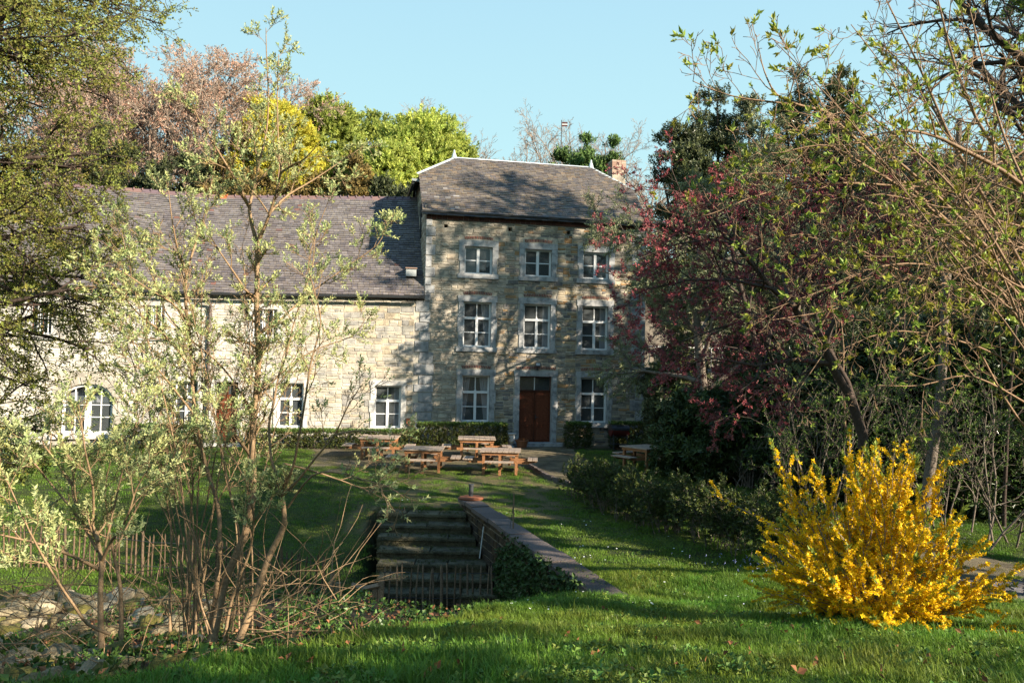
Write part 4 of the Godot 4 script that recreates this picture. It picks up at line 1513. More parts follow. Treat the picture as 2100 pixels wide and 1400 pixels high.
func fence(called: String, label: String, line: Array, gap: float, h: float, r: float) -> void:
	var start := Vector3(line[0].x, ground_y(line[0].x, line[0].y), line[0].y)
	var f := thing(called, label, "fence", start, 0.0, "split chestnut picket fences in the hollow")
	var shade_tint := 0.55 if line.size() > 5 else 1.0  # long fence darkened throughout; its shade is put into the picket colour
	var c := Curve2D.new()
	for p in line:
		c.add_point(p)
	var n := int(c.get_baked_length() / gap)
	var tops := PackedVector3Array()
	var lows := PackedVector3Array()
	for k in n + 1:
		var q := c.sample_baked(k * gap + R.randf_range(-0.25, 0.25) * gap)
		var p := Vector3(q.x, ground_y(q.x, q.y), q.y) - start
		var hh := h * R.randf_range(0.93, 1.06)
		var mb := MB.new()
		var post := k % 14 == 9
		picket(mb, p, hh + (0.04 if post else 0.0), r * (1.7 if post else R.randf_range(0.8, 1.15)), Vector2(R.randf_range(-0.04, 0.04), R.randf_range(-0.03, 0.03)), [Color(1, 1, 1), Color(0.85, 0.85, 0.88), Color(1.15, 1.1, 1.0), Color(0.7, 0.68, 0.66)][R.randi() % 4] * shade_tint)
		put("picket", mb, M.picket, f)
		tops.append(p + Vector3(0, h * 0.82, r))
		lows.append(p + Vector3(0, h * 0.25, r))
	for w in [tops, lows]:
		var mb := MB.new()
		for k in w.size() - 1:
			mb.rod(w[k], w[k + 1] + Vector3(0, R.randf_range(-0.01, 0.01), 0), 0.0055, 4)
		put("wire", mb, M.dark_metal, f)


func fences() -> void:
	fence("picket_fence", "short split picket fence across the court below the garden steps", [Vector2(-2.42, -16.3), Vector2(-1.4, -16.55), Vector2(-0.4, -16.75), Vector2(0.12, -16.6)], 0.128, 0.86, 0.021)
	fence("picket_fence", "long wavering split picket fence behind the pale-leaved shrubs", [Vector2(-3.62, -16.6), Vector2(-4.3, -16.9), Vector2(-5.2, -17.0), Vector2(-6.2, -17.6), Vector2(-7.4, -17.4), Vector2(-9.0, -17.5), Vector2(-11.5, -17.2)], 0.115, 0.88, 0.019)
	# two boards on low posts in the gap between the fences
	var g := thing("low_stile", "broken low stile of two short boards at the end of the picket fence", "stile", Vector3(-2.66, ground_y(-2.66, -16.2), -16.2))
	for e in [[-0.32, 0.42, 0.028], [-0.18, 0.40, 0.025], [-0.05, 0.40, 0.03], [0.1, 0.42, 0.05], [0.22, 0.58, 0.055]]:
		var mb := MB.new()
		mb.obox(Vector3(e[0], e[1] / 2.0 - 0.1, 0.02 * e[0]), Vector3(e[2], 0, 0), Vector3(R.randf_range(-0.01, 0.01), e[1] / 2.0 + 0.1, 0), Vector3(0, 0, 0.03), grey(R.randf_range(0.85, 1.15)))
		put("post", mb, M.picket, g)
	for e in [[-0.2, 0.45, -0.35], [0.04, 0.46, 0.3]]:
		var mb := MB.new()
		mb.obox(Vector3(e[0], e[1], 0.0), Vector3(0.15, e[2] * 0.12, 0), Vector3(0, 0.018, 0.01), Vector3(0, -0.02, 0.06), Color(0.9, 0.85, 0.8))
		put("board", mb, M.picket, g)
	for e in [[-3.45, 0.66, 0.045, "round"], [-3.33, 0.42, 0.05, "square"]]:
		var p := thing("fence_post", "taller round post closing the long picket fence" if e[3] == "round" else "short square-cut post next to the fence's round end post", "post", Vector3(e[0], ground_y(e[0], -16.5), -16.5))
		var mb := MB.new()
		if e[3] == "round":
			mb.lathe(Vector3.ZERO, [Vector2(e[2], -0.2), Vector2(e[2] * 0.95, e[1]), Vector2(0.001, e[1] + 0.004)], 9, Color.WHITE)
		else:
			mb.obox(Vector3(0, e[1] / 2.0 - 0.1, 0), Vector3(e[2], 0, 0), Vector3(0, e[1] / 2.0 + 0.1, 0), Vector3(0, 0, 0.04), Color(1.05, 1.0, 0.95))
		put("post", mb, M.picket, p)


func rubble_bank() -> void:
	var b := thing("rubble_bank", "tumbled bank of mossy grey stones under the left-hand shrubs", "stones", Vector3(-3.9, ground_y(-3.9, -7.5), -7.5))
	for k in 300:
		var d := 4.9 + 8.3 * pow(R.randf(), 0.8)
		var x := lerpf(-0.335, -0.68, pow(R.randf(), 0.8)) * d
		if d < bent(x, ED, EE) + 0.3:
			continue
		var s := R.randf_range(0.05, 0.15) * (0.65 + d * 0.045)
		var mb := MB.new()
		var col: Color = [Color(0.40, 0.35, 0.28), Color(0.60, 0.53, 0.46), Color(0.20, 0.20, 0.07), Color(0.33, 0.28, 0.19), Color(0.26, 0.24, 0.08)][R.randi() % 5]
		mb.lump(Vector3(x, ground_y(x, -d) + s * 0.2, -d) - b.position, Vector3(s * R.randf_range(0.9, 1.5), s * R.randf_range(0.6, 0.9), s), R, N2, col * R.randf_range(0.8, 1.1))
		put("stone", mb, M.moss_stone, b)


func flag_mast() -> void:
	var top := at(1152, 246, 58.0)
	var f := thing("flag_mast", "thin mast with a small red and white flag above the house roof", "mast", Vector3(top.x, 9.0, top.z))
	var mb := MB.new()
	mb.rod(Vector3.ZERO, Vector3(0, top.y - 9.0, 0), 0.035, 6)
	put("pole", mb, M.dark_metal, f)
	for k in 3:
		mb = MB.new()
		var y := top.y - 9.0 - 0.15 - k * 0.1
		mb.quad(Vector3(0.03, y - 0.1, 0), Vector3(0.42, y - 0.12, 0.05), Vector3(0.42, y - 0.02, 0.05), Vector3(0.03, y, 0), Color.WHITE)
		put("stripe", mb, M.urn_white if k == 1 else M.enamel_red, f)


func at(u: float, v: float, d: float) -> Vector3:
	# the place at distance d (along the ground, straight ahead) that lies behind a point of the 2100 x 1400 photograph
	var q := Basis.from_euler(Vector3(PITCH, 0, ROLL)) * Vector3((u - 1050.0) / 1700.0, -(v - 700.0) / 1700.0, -1.0)
	return EYE + q * (d / -q.z)


# ---------------------------------------------------------------- plants
var sprigs := {}


func sprig(key: String, n: int, ll: float, lw: float, twig: float, open: float) -> ArrayMesh:
	if sprigs.has(key):
		return sprigs[key]
	var r := RandomNumberGenerator.new()
	r.seed = hash(key)
	var mb := MB.new()
	for k in n:
		var t := k / maxf(n - 1.0, 1.0)
		var az := k * 2.399 + r.randf_range(-0.4, 0.4)
		var b := Vector3(0, twig * t, 0)
		var o := open * (1.0 - 0.5 * t) * r.randf_range(0.7, 1.3)
		var d := Vector3(sin(az) * o, 1.0 - o * 0.5, cos(az) * o).normalized()
		var s := d.cross(Vector3(r.randf_range(-0.5, 0.5), 1, r.randf_range(-0.5, 0.5))).normalized()
		var up := s.cross(d)
		var l := ll * r.randf_range(0.7, 1.2)
		var m := b + d * l * 0.45
		var tip := b + d * l - up * l * 0.12
		var c := grey(r.randf_range(0.78, 1.1))
		mb.tri(b, m + s * lw * 0.5 + up * lw * 0.16, tip, c)
		mb.tri(b, tip, m - s * lw * 0.5 + up * lw * 0.16, c)
	sprigs[key] = mb.mesh()
	return sprigs[key]


func rand_dir() -> Vector3:
	return Vector3(R.randfn(0, 1), R.randfn(0, 1), R.randfn(0, 1)).normalized()


func tint_of(P: Dictionary) -> Color:
	var ts: Array = P.tints
	return (ts[R.randi() % ts.size()] as Color) * R.randf_range(0.75, 1.15)


# a branch and everything that grows from it
func limb(mb: MB, cp: CP, p: Vector3, dir: Vector3, ln: float, r: float, dep: int, P: Dictionary) -> void:
	var last: bool = dep >= P.n.size()
	var seg: int = P.seg[dep]
	var wig: float = P.wig[dep]
	var up: float = P.up[dep]
	var pts := PackedVector3Array([p])
	var rad := PackedFloat32Array([r])
	var d := dir
	for k in seg:
		d = (d + Vector3(R.randfn(0, wig), R.randfn(0, wig) + up, R.randfn(0, wig))).normalized()
		p += d * ln / seg
		pts.append(p)
		rad.append(maxf(r * (1.0 - (k + 1.0) / seg * (0.8 if last else 0.55)), P.rmin))
	mb.tube(pts, rad, P.sides[dep], grey(R.randf_range(0.85, 1.12)))
	grow(mb, cp, pts, rad, ln, dep, P)


func grow(mb: MB, cp: CP, pts: PackedVector3Array, rad: PackedFloat32Array, ln: float, dep: int, P: Dictionary) -> void:
	var seg := pts.size() - 1
	if dep < P.n.size():
		var n: int = P.n[dep]
		var from: float = P.from[dep]
		var az := R.randf() * TAU
		for k in n:
			var t := lerpf(from, 1.0, (k + R.randf()) / n)
			var f := minf(t * seg, seg - 0.001)
			var q := int(f)
			var bp := pts[q].lerp(pts[q + 1], f - q)
			var bd := (pts[q + 1] - pts[q]).normalized()
			az += 2.4
			var u := bd.cross(Vector3(0.3, 0.1, 0.95)).normalized()
			var w := bd.cross(u)
			var a: float = P.ang[dep] * R.randf_range(0.7, 1.25)
			var cd := bd * cos(a) + (u * cos(az) + w * sin(az)) * sin(a)
			var br := lerpf(rad[q], rad[q + 1], f - q)
			var cl: float = ln * P.len[dep] * (1.15 - 0.55 * t) * R.randf_range(0.7, 1.25)
			limb(mb, cp, bp, cd, cl, maxf(br * 0.62, P.rmin), dep + 1, P)
	if dep >= P.leafy:
		var n := int(ln * P.leaf * R.randf_range(0.6, 1.4) + R.randf())
		for k in n:
			var t := R.randf_range(0.25, 1.0)
			if k == 0: t = 1.0
			var f := minf(t * seg, seg - 0.001)
			var q := int(f)
			var bd := (pts[q + 1] - pts[q]).normalized()
			cp.along((bd + rand_dir() * P.loose + Vector3(0, P.rise, 0)).normalized(), R.randf() * TAU, P.size * R.randf_range(0.65, 1.3), pts[q].lerp(pts[q + 1], f - q), tint_of(P))


func tree(called: String, label: String, cat: String, group: String, base: Vector3, height: float, r: float, lean: Vector3, P: Dictionary, bark: String, leaf_mesh: Mesh, leaf_mat: String) -> Node3D:
	var t := thing(called, label, cat, base, 0.0, group)
	var mb := MB.new()
	var cp := CP.new()
	limb(mb, cp, Vector3(0, -0.2, 0), (Vector3.UP + lean).normalized(), height * P.trunk, r, 0, P)
	put("trunk", mb, M[bark], t)
	if cp.count:
		scatter("crown", cp, leaf_mesh, M[leaf_mat], t)
	return t


# a leafy crown made of many overlapping clumps
func clumps(cp: CP, c: Vector3, rad: Vector3, n: int, per: int, cr: float, size: float, P: Dictionary, low := -0.75) -> PackedVector3Array:
	var cc := PackedVector3Array()
	for k in n:
		var d := rand_dir()
		while d.y < low:
			d = rand_dir()
		var s := pow(R.randf(), 0.4)
		var o := c + d * rad * lerpf(P.get("shell", 0.35), 1.0, s) * R.randf_range(0.85, 1.08)
		cc.append(o)
		var k2 := R.randf_range(0.75, 1.1)
		for q in per:
			var e := rand_dir() * pow(R.randf(), 0.45) * cr * R.randf_range(0.6, 1.25)
			e.y *= 0.8
			var out := (d * 0.7 + e / cr * 0.5 + rand_dir() * 0.55 + Vector3(0, P.rise, 0)).normalized()
			cp.along(out, R.randf() * TAU, size * R.randf_range(0.7, 1.3), o + e, tint_of(P) * k2)
	return cc


func leafy_tree(called: String, label: String, cat: String, group: String, base: Vector3, height: float, rad: Vector3, n: int, per: int, cr: float, size: float, P: Dictionary, bark: String, leaf_mesh: Mesh, leaf_mat: String, low := -0.75) -> Node3D:
	var t := thing(called, label, cat, base, 0.0, group)
	var cp := CP.new()
	var c := Vector3(0, height - rad.y, 0)
	var cc := clumps(cp, c, rad, n, per, cr, size, P, low)
	var mb := MB.new()
	var tr := maxf(height * 0.018, 0.05)
	mb.tube(PackedVector3Array([Vector3(0, -0.4, 0), Vector3(R.randf_range(-0.1, 0.1), c.y * 0.4, 0), c]), PackedFloat32Array([tr, tr * 0.8, tr * 0.35]), 7, Color.WHITE)
	for k in mini(cc.size(), 26):
		var a := Vector3(0, lerpf(maxf(c.y - rad.y, height * 0.12), c.y + rad.y * 0.3, R.randf()), 0)
		mb.tube(PackedVector3Array([a, a.lerp(cc[k], 0.5) + Vector3(0, 0.06 * height * R.randf(), 0), cc[k]]), PackedFloat32Array([tr * 0.4, tr * 0.25, tr * 0.08]), 4, Color.WHITE)
	put("trunk", mb, M[bark], t)
	scatter("crown", cp, leaf_mesh, M[leaf_mat], t)
	return t


func top_at(u: float, v: float, d: float) -> Array:
	var p := at(u, v, d)
	var g := ground_y(p.x, p.z)
	return [Vector3(p.x, g, p.z), p.y - g]


func background() -> void:
	var bare := {"n": [9, 7, 6, 5], "seg": [6, 5, 4, 3, 2], "wig": [0.09, 0.16, 0.2, 0.22, 0.25], "up": [0.05, 0.07, 0.06, 0.04, 0.02], "sides": [7, 5, 4, 3, 3], "from": [0.32, 0.25, 0.2, 0.15], "ang": [0.75, 0.7, 0.7, 0.7], "len": [0.62, 0.5, 0.5, 0.5], "rmin": 0.012, "leafy": 3, "leaf": 3.0, "size": 1.0, "loose": 0.8, "rise": 0.1, "trunk": 0.72, "tints": [Color(1, 1, 1), Color(1.15, 0.9, 0.85), Color(0.8, 0.8, 0.8)]}
	var bud := sprig("bud", 5, 0.16, 0.07, 0.25, 0.6)
	var far := sprig("far", 9, 0.26, 0.15, 0.4, 0.9)
	var farsmall := sprig("farsmall", 9, 0.2, 0.10, 0.35, 0.8)
	var plain := {"rise": 0.15, "shell": 0.7, "tints": [Color(1, 1, 1), Color(0.85, 0.92, 0.8), Color(1.12, 1.08, 0.9)]}
	var dark := {"rise": 0.1, "tints": [Color(1, 1, 1), Color(0.8, 0.85, 0.8), Color(1.2, 1.15, 0.9), Color(0.7, 0.7, 0.75)]}
	# tall beeches coming into bud on the hill at the left
	var beech := bare.duplicate()
	beech.leaf = 4.2
	var spots := [[205, 96, 62, "leftmost tall budding beech behind the wing roof"], [265, 86, 66, "second tall budding beech from the left on the hill, forked high"], [330, 92, 60, "slender budding beech between broader ones on the hill"], [385, 84, 64, "tallest broad beech with pinkish buds above the wing roof"], [440, 104, 60, "pink-budded beech right of the tallest one on the hill"], [490, 150, 63, "rightmost pinkish beech, lower, beside the yellow-flowering tree"], [150, 120, 58, "budding beech half hidden by the near foliage at the left edge"], [90, 100, 64, "budding beech behind the near foliage in the upper left corner"]]
	for s in spots:
		var p := top_at(s[0], s[1], s[2])
		tree("beech_tree", s[3], "tree", "budding beeches on the hill", p[0], p[1], 0.26, Vector3(R.randf_range(-0.06, 0.06), 0, 0), beech, "bark_twig", bud, "beech_bud")
	spots = [[1028, 248, 66, 0.9, "rounded bare tree with fine twigs behind the left end of the house ridge"], [985, 282, 70, 0.8, "small bare twiggy tree between the lime-green tree and the house ridge"], [1072, 275, 72, 0.8, "low bare tree with pale twigs just left of the tall forked one"], [1120, 200, 62, 1.0, "tall forked bare tree standing above the house ridge"], [1165, 225, 66, 0.8, "thin bare tree beside the flag mast above the roof"], [1225, 258, 62, 0.7, "bare flat-topped tree above the green cypresses"], [820, 204, 74, 1.2, "bare purplish tree rising behind the lime-green tree"], [590, 196, 72, 1.2, "bare tree top showing behind the yellow tree"], [1265, 310, 50, 1.0, "low bare tree behind the brick-topped chimney"]]
	var thin := bare.duplicate()
	thin.leafy = 9
	thin.n = [10, 8, 6, 5]
	for s in spots:
		var p := top_at(s[0], s[1], s[2])
		thin.ang = [0.6, 0.6, 0.65, 0.7] if s[0] == 1120 else [0.85, 0.7, 0.7, 0.7]
		tree("bare_tree", s[4], "tree", "bare trees behind the house", p[0], p[1], 0.2, Vector3.ZERO, thin, "bark_twig", bud, "beech_bud")
	# gnarled dead tree right of the chimney
	var gn := bare.duplicate()
	gn.n = [7, 5, 4]
	gn.wig = [0.2, 0.35, 0.4, 0.4, 0.4]
	gn.leafy = 9
	var gp := top_at(1306, 285, 46)
	tree("gnarled_tree", "gnarled bare tree with twisting branches against the sky right of the chimney", "tree", "", gp[0], gp[1] * 1.05, 0.17, Vector3(0.05, 0, 0), gn, "bark_grey", bud, "beech_bud")
	# leafing trees
	var leafing := [
		["yellow_tree", "bright yellow flowering tree behind the wing roof", 572, 214, 60, 165, 6.0, "yellow_leaf", 70, 75],
		["green_tree", "fresh green tree with spreading crown right of the yellow one", 676, 206, 64, 150, 5.5, "mid_green", 60, 60],
		["green_tree", "olive-green loose tree between the spreading green and the lime-green tree", 770, 236, 68, 150, 6.0, "mid_green", 44, 45],
		["lime_tree", "large round lime-green tree left of the house roof", 868, 243, 58, 215, 6.2, "lime_leaf", 110, 80],
		["lime_tree", "smaller lime-green tree in front of the large round one", 800, 292, 54, 120, 4.0, "lime_leaf", 48, 70],
	]
	for s in leafing:
		var p := top_at(s[2], s[3], s[4])
		var rx: float = s[5] / 3400.0 * s[4]
		leafy_tree(s[0], s[1], "tree", "", p[0], p[1], Vector3(rx, s[6], rx), s[8] * 4, int(s[9] * 0.6), rx * 0.24, 0.75, plain, "bark_dark", far, s[7])
	# dark evergreens in a row behind the wing
	var row := [[215, 262, 50, 70, "yew", "dark yew behind the near foliage above the wing roof"], [268, 268, 50, 80, "yew", "tall dark yew, second along the row behind the wing"], [335, 276, 49, 90, "yew", "broad dark yew above the left part of the slate roof"], [400, 288, 50, 80, "yew", "dark yew with a pointed top, right end of the yews"], [455, 330, 49, 70, "bronze", "brownish clipped conifer behind the tall pale shrub"], [530, 330, 48, 90, "bronze", "dark bronze evergreen under the yellow tree"], [610, 322, 48, 90, "bronze", "dark bronze evergreen right of the pale shrub's leader"], [683, 318, 48, 80, "bronze", "rusty brown conifer, tallest of the brownish row"], [742, 300, 47, 80, "bronze", "rusty conifer with a rounded top left of the lime trees"], [790, 345, 47, 80, "yew", "dark low evergreen under the lime-green trees"], [838, 342, 46, 70, "yew", "dark low evergreen next to the house gable"]]
	for s in row:
		var p := top_at(s[0], s[1], s[2])
		var rx: float = s[3] / 3000.0 * s[2]
		leafy_tree("evergreen_tree", s[5], "tree", "evergreens behind the wing", p[0], p[1], Vector3(rx, p[1] * 0.5, rx), 60, 60, rx * 0.42, 0.95, dark, "bark_dark", farsmall, s[4], -1.0)
	for s in [[1162, 283, 47, 60, "left one of three green cypresses behind the roof ridge"], [1206, 292, 48, 50, "middle one of three green cypresses behind the roof ridge"], [1244, 300, 46, 55, "right one of three green cypresses, next to the chimney"]]:
		var p := top_at(s[0], s[1], s[2])
		var rx: float = s[3] / 3000.0 * s[2]
		leafy_tree("cypress_tree", s[4], "tree", "cypresses behind the roof ridge", p[0], p[1], Vector3(rx, p[1] * 0.55, rx) * Vector3(1.5, 1.0, 1.5), 170, 60, rx * 0.5, 0.75, {"rise": 0.7, "tints": dark.tints}, "bark_dark", farsmall, "conifer", -1.0)


func right_woods() -> void:
	var dark := {"rise": 0.15, "tints": [Color(1, 1, 1), Color(0.8, 0.85, 0.8), Color(1.25, 1.2, 0.9), Color(0.7, 0.7, 0.75)]}
	var holm := sprig("holm", 9, 0.15, 0.065, 0.22, 0.9)
	var fine := sprig("fine", 10, 0.11, 0.034, 0.2, 0.8)
	var big := sprig("big", 7, 0.17, 0.06, 0.12, 1.1)
	# tall evergreens against the sky
	var tall := [[1405, 190, 39, 120, 5.5, "evergreen", "tall holm oak with loose top left of the other tall evergreens"], [1478, 165, 41, 130, 6.0, "evergreen", "tall evergreen behind the tip of the reaching branch"], [1560, 175, 40, 130, 6.5, "grey_leaf", "greyer tall evergreen in the middle of the right-hand group"], [1640, 160, 42, 120, 6.0, "evergreen", "tall evergreen with a feathery spire"], [1725, 150, 40, 100, 7.0, "evergreen", "narrow dark evergreen with a pointed bare top"], [1830, 250, 38, 190, 5.0, "grey_leaf", "rounded evergreen behind the bare stems on the right"], [1960, 300, 36, 200, 4.5, "evergreen", "dark evergreen low behind the right-hand branches"], [2090, 330, 34, 180, 4.5, "evergreen", "dark evergreen at the right edge of the view"]]
	for s in tall:
		var p := top_at(s[0], s[1], s[2])
		var rx: float = s[3] / 3200.0 * s[2]
		leafy_tree("evergreen_tree", s[6], "tree", "tall evergreens right of the house", p[0], p[1], Vector3(rx, p[1] * 0.52, rx), 170, 60, rx * 0.34, 1.0, dark, "bark_dark", holm, s[5], -1.0)
	# grey-leaved tree hanging over the right end of the house
	var ol := {"n": [12, 8, 7], "seg": [6, 5, 4, 3], "wig": [0.08, 0.14, 0.2, 0.25], "up": [0.05, -0.01, -0.05, -0.06], "sides": [7, 5, 4, 3], "from": [0.28, 0.3, 0.2], "ang": [0.95, 0.7, 0.7], "len": [0.50, 0.5, 0.5], "rmin": 0.008, "leafy": 2, "leaf": 11.0, "size": 1.0, "loose": 0.7, "rise": -0.1, "trunk": 0.85, "tints": [Color(1, 1, 1), Color(0.75, 0.85, 0.7), Color(1.2, 1.2, 1.1)]}
	var p := top_at(1470, 330, 28.0)
	tree("grey_leaved_tree", "tree with fine grey-green leaves hanging over the right end of the house", "tree", "", p[0], p[1], 0.2, Vector3(-0.15, 0, 0.03), ol, "bark_grey", fine, "grey_leaf")
	p = top_at(1590, 400, 30.0)
	tree("grey_leaved_tree", "second fine-leaved tree, behind the red-leaved one", "tree", "", p[0], p[1], 0.2, Vector3(-0.02, 0, 0), ol, "bark_grey", fine, "grey_leaf")
	# laurels and rhododendrons along the wood edge
	var shr := [[1440, 800, 25.5, 150, "laurel", "broad glossy laurel at the wood edge beside the cornerwise table"], [1390, 700, 30.0, 110, "evergreen", "tall dark holly bush in the corner behind the cornerwise table"], [1530, 780, 27.0, 120, "laurel", "dark laurel behind the bare whippy bush"], [1640, 770, 27.0, 150, "laurel", "dark laurel between the two pale trunks and the path"], [1760, 740, 26.0, 160, "evergreen", "dark bush behind the red tree's trunk"], [1880, 720, 25.0, 170, "laurel", "dark bush above the yellow flowering shrub"], [2010, 700, 23.5, 180, "evergreen", "dark bush right of the yellow flowering shrub"], [2120, 680, 22.0, 150, "laurel", "dark bush at the right edge behind the lawn strip"], [1570, 640, 33.0, 170, "evergreen", "dense dark holly deep in the wood behind the pale trunks"], [1720, 600, 33.0, 190, "evergreen", "dense dark holly deep in the wood left of centre"], [1890, 600, 31.0, 220, "evergreen", "dense dark holly deep in the wood behind the bare branches"], [2070, 580, 29.0, 220, "evergreen", "dense dark holly deep in the wood at the far right"]]
	shr.append_array([[1590, 730, 24.6, 150, "laurel", "laurel filling the gap behind the pair of close trunks"], [1680, 700, 23.4, 170, "evergreen", "dark bush close behind the red tree, left of its trunk"], [1790, 650, 22.6, 180, "laurel", "tall laurel close behind the red tree's trunk"], [1910, 640, 21.6, 190, "evergreen", "tall dark bush over the yellow shrub's right half"], [2040, 620, 20.4, 200, "laurel", "tall laurel above the lawn strip at the right"], [1850, 480, 30.0, 220, "grey_leaf", "tall greyish evergreen high behind the bare branches"], [2010, 470, 28.0, 220, "evergreen", "tall evergreen high behind the bare branches at the right"], [1690, 470, 31.0, 200, "evergreen", "tall evergreen high behind the red tree"]])
	for s in shr:
		var q := top_at(s[0], s[1], s[2])
		var rx: float = s[3] / 3200.0 * s[2]
		leafy_tree("evergreen_bush", s[5], "bush", "dark bushes along the wood edge", q[0], q[1], Vector3(rx, q[1] * 0.55, rx), 70, 64, rx * 0.42, 1.0, dark, "bark_dark", big, s[4], -1.0)
	# thin trunks inside the wood
	var pole := {"n": [7, 4], "seg": [7, 4, 3], "wig": [0.05, 0.16, 0.2], "up": [0.03, 0.05, 0.0], "sides": [7, 4, 3], "from": [0.4, 0.2], "ang": [0.7, 0.7], "len": [0.3, 0.5], "rmin": 0.006, "leafy": 2, "leaf": 1.5, "size": 0.5, "loose": 0.8, "rise": 0.1, "trunk": 1.0, "tints": [Color(1, 1, 1)]}
	var stems := [[1584, 962, 23.5, 7.0, 0.09, "bark_dark", "slim leaning trunk, left of a close pair at the wood edge"], [1612, 965, 24.0, 7.5, 0.12, "bark_dark", "thicker rough trunk, right of a close pair at the wood edge"], [1660, 985, 22.5, 5.5, 0.03, "bark_grey", "thin pale sapling in front of the dark wood"], [1700, 990, 22.0, 5.0, 0.03, "bark_dark", "thin sapling close left of the red tree's trunk"], [1735, 1000, 21.0, 5.0, 0.035, "bark_shrub", "straight sapling behind the yellow shrub's left side"], [1850, 960, 21.5, 6.0, 0.045, "bark_dark", "grey sapling behind the yellow shrub's tall shoots"], [1975, 985, 20.0, 5.0, 0.04, "bark_dark", "grey sapling right of the yellow shrub's tall shoots"], [2060, 1000, 19.0, 6.0, 0.05, "bark_dark", "grey sapling near the right edge of the wood"]]
	for s in stems:
		var b := at(s[0], s[1], s[2])
		b.y = ground_y(b.x, b.z)
		tree("sapling", s[6], "tree", "thin trunks at the wood edge", b, s[3], s[4], Vector3(R.randf_range(-0.14, 0.1), 0, 0), pole, s[5], sprig("bud2", 4, 0.1, 0.05, 0.1, 0.8), "bud_leaf")
	# leafing thickets between the trunks
	var th := {"n": [7, 6, 4], "seg": [6, 5, 4, 3], "wig": [0.1, 0.15, 0.2, 0.25], "up": [0.06, 0.05, 0.03, 0.0], "sides": [5, 4, 3, 3], "from": [0.15, 0.15, 0.15], "ang": [0.55, 0.65, 0.7], "len": [0.55, 0.5, 0.5], "rmin": 0.004, "leafy": 2, "leaf": 5.0, "size": 1.0, "loose": 0.9, "rise": 0.2, "trunk": 1.0, "tints": [Color(1, 1, 1), Color(0.7, 0.8, 0.6), Color(1.1, 1.0, 0.8)]}
	var places := [[1548, 24.5, 3.2, "twiggy leafing thicket left of the pair of close trunks"], [1650, 21.5, 3.6, "twiggy leafing thicket in front of the dark laurels"], [1745, 20.0, 4.4, "twiggy leafing thicket just behind the red-leaved tree"], [1935, 18.0, 3.4, "twiggy leafing thicket above the right of the yellow shrub"], [2050, 16.5, 4.2, "twiggy leafing thicket near the right edge"]]
	for s in places:
		var q := at(s[0], 980, s[1])
		q.y = ground_y(q.x, q.z)
		var tk := thing("thicket", s[3], "shrub", q, 0.0, "leafing thickets at the wood edge")
		var tm := MB.new()
		var tc := CP.new()
		for k in 6:
			limb(tm, tc, Vector3(R.randfn(0, 0.35), -0.1, R.randfn(0, 0.35)), Vector3(R.randfn(0, 0.28), 1, R.randfn(0, 0.28)).normalized(), s[2] * R.randf_range(0.5, 1.0), 0.024, 0 if k < 2 else 1, th)
		put("stem", tm, M.bark_grey, tk)
		scatter("leaves", tc, sprig("thick", 5, 0.05, 0.026, 0.05, 0.9), M.hedge_top, tk)
	var ug := CP.new()
	var dl := CP.new()
	for k in 7000:
		var d := R.randf_range(14.0, 34.0)
		var x := R.randf_range(4.5, 22.0)
		var w := woods(x, d)
		if w < -0.6 or w > 7.0 or R.randf() < w * 0.1 or N1.get_noise_2d(x * 14.0, d * 14.0) < -0.2:
			continue
		var o := Vector3(x, ground_y(x, -d) + absf(R.randfn(0, 0.22)), -d)
		ug.along((Vector3.UP + rand_dir() * 0.8).normalized(), R.randf() * TAU, R.randf_range(0.7, 1.5), o, Color(1, 1.1, 0.9) * R.randf_range(0.6, 1.4))
	tag(scatter("wood_undergrowth", ug, sprig("under", 6, 0.12, 0.06, 0.14, 1.0), M.laurel), "low dark undergrowth along the edge of the wood", "undergrowth", "", "stuff")
	# whippy bare bush
	var wb := at(1545, 985, 24.5)
	wb.y = ground_y(wb.x, wb.z)
	var t := thing("bare_bush", "small leafless bush of pale whippy stems in front of the laurels", "bush", wb)
	var mb := MB.new()
	for k in 55:
		var d := Vector3(R.randfn(0, 0.35), 1, R.randfn(0, 0.35)).normalized()
		var pts := PackedVector3Array([Vector3(R.randfn(0, 0.15), -0.1, R.randfn(0, 0.15))])
		for q in 4:
			d = (d + Vector3(d.x * 0.12, -0.05, d.z * 0.12) + rand_dir() * 0.08).normalized()
			pts.append(pts[q] + d * R.randf_range(0.25, 0.42))
		mb.tube(pts, PackedFloat32Array([0.014, 0.012, 0.01, 0.007, 0.004]), 4, grey(R.randf_range(0.8, 1.2)))
	put("stem", mb, M.bark_twig, t)


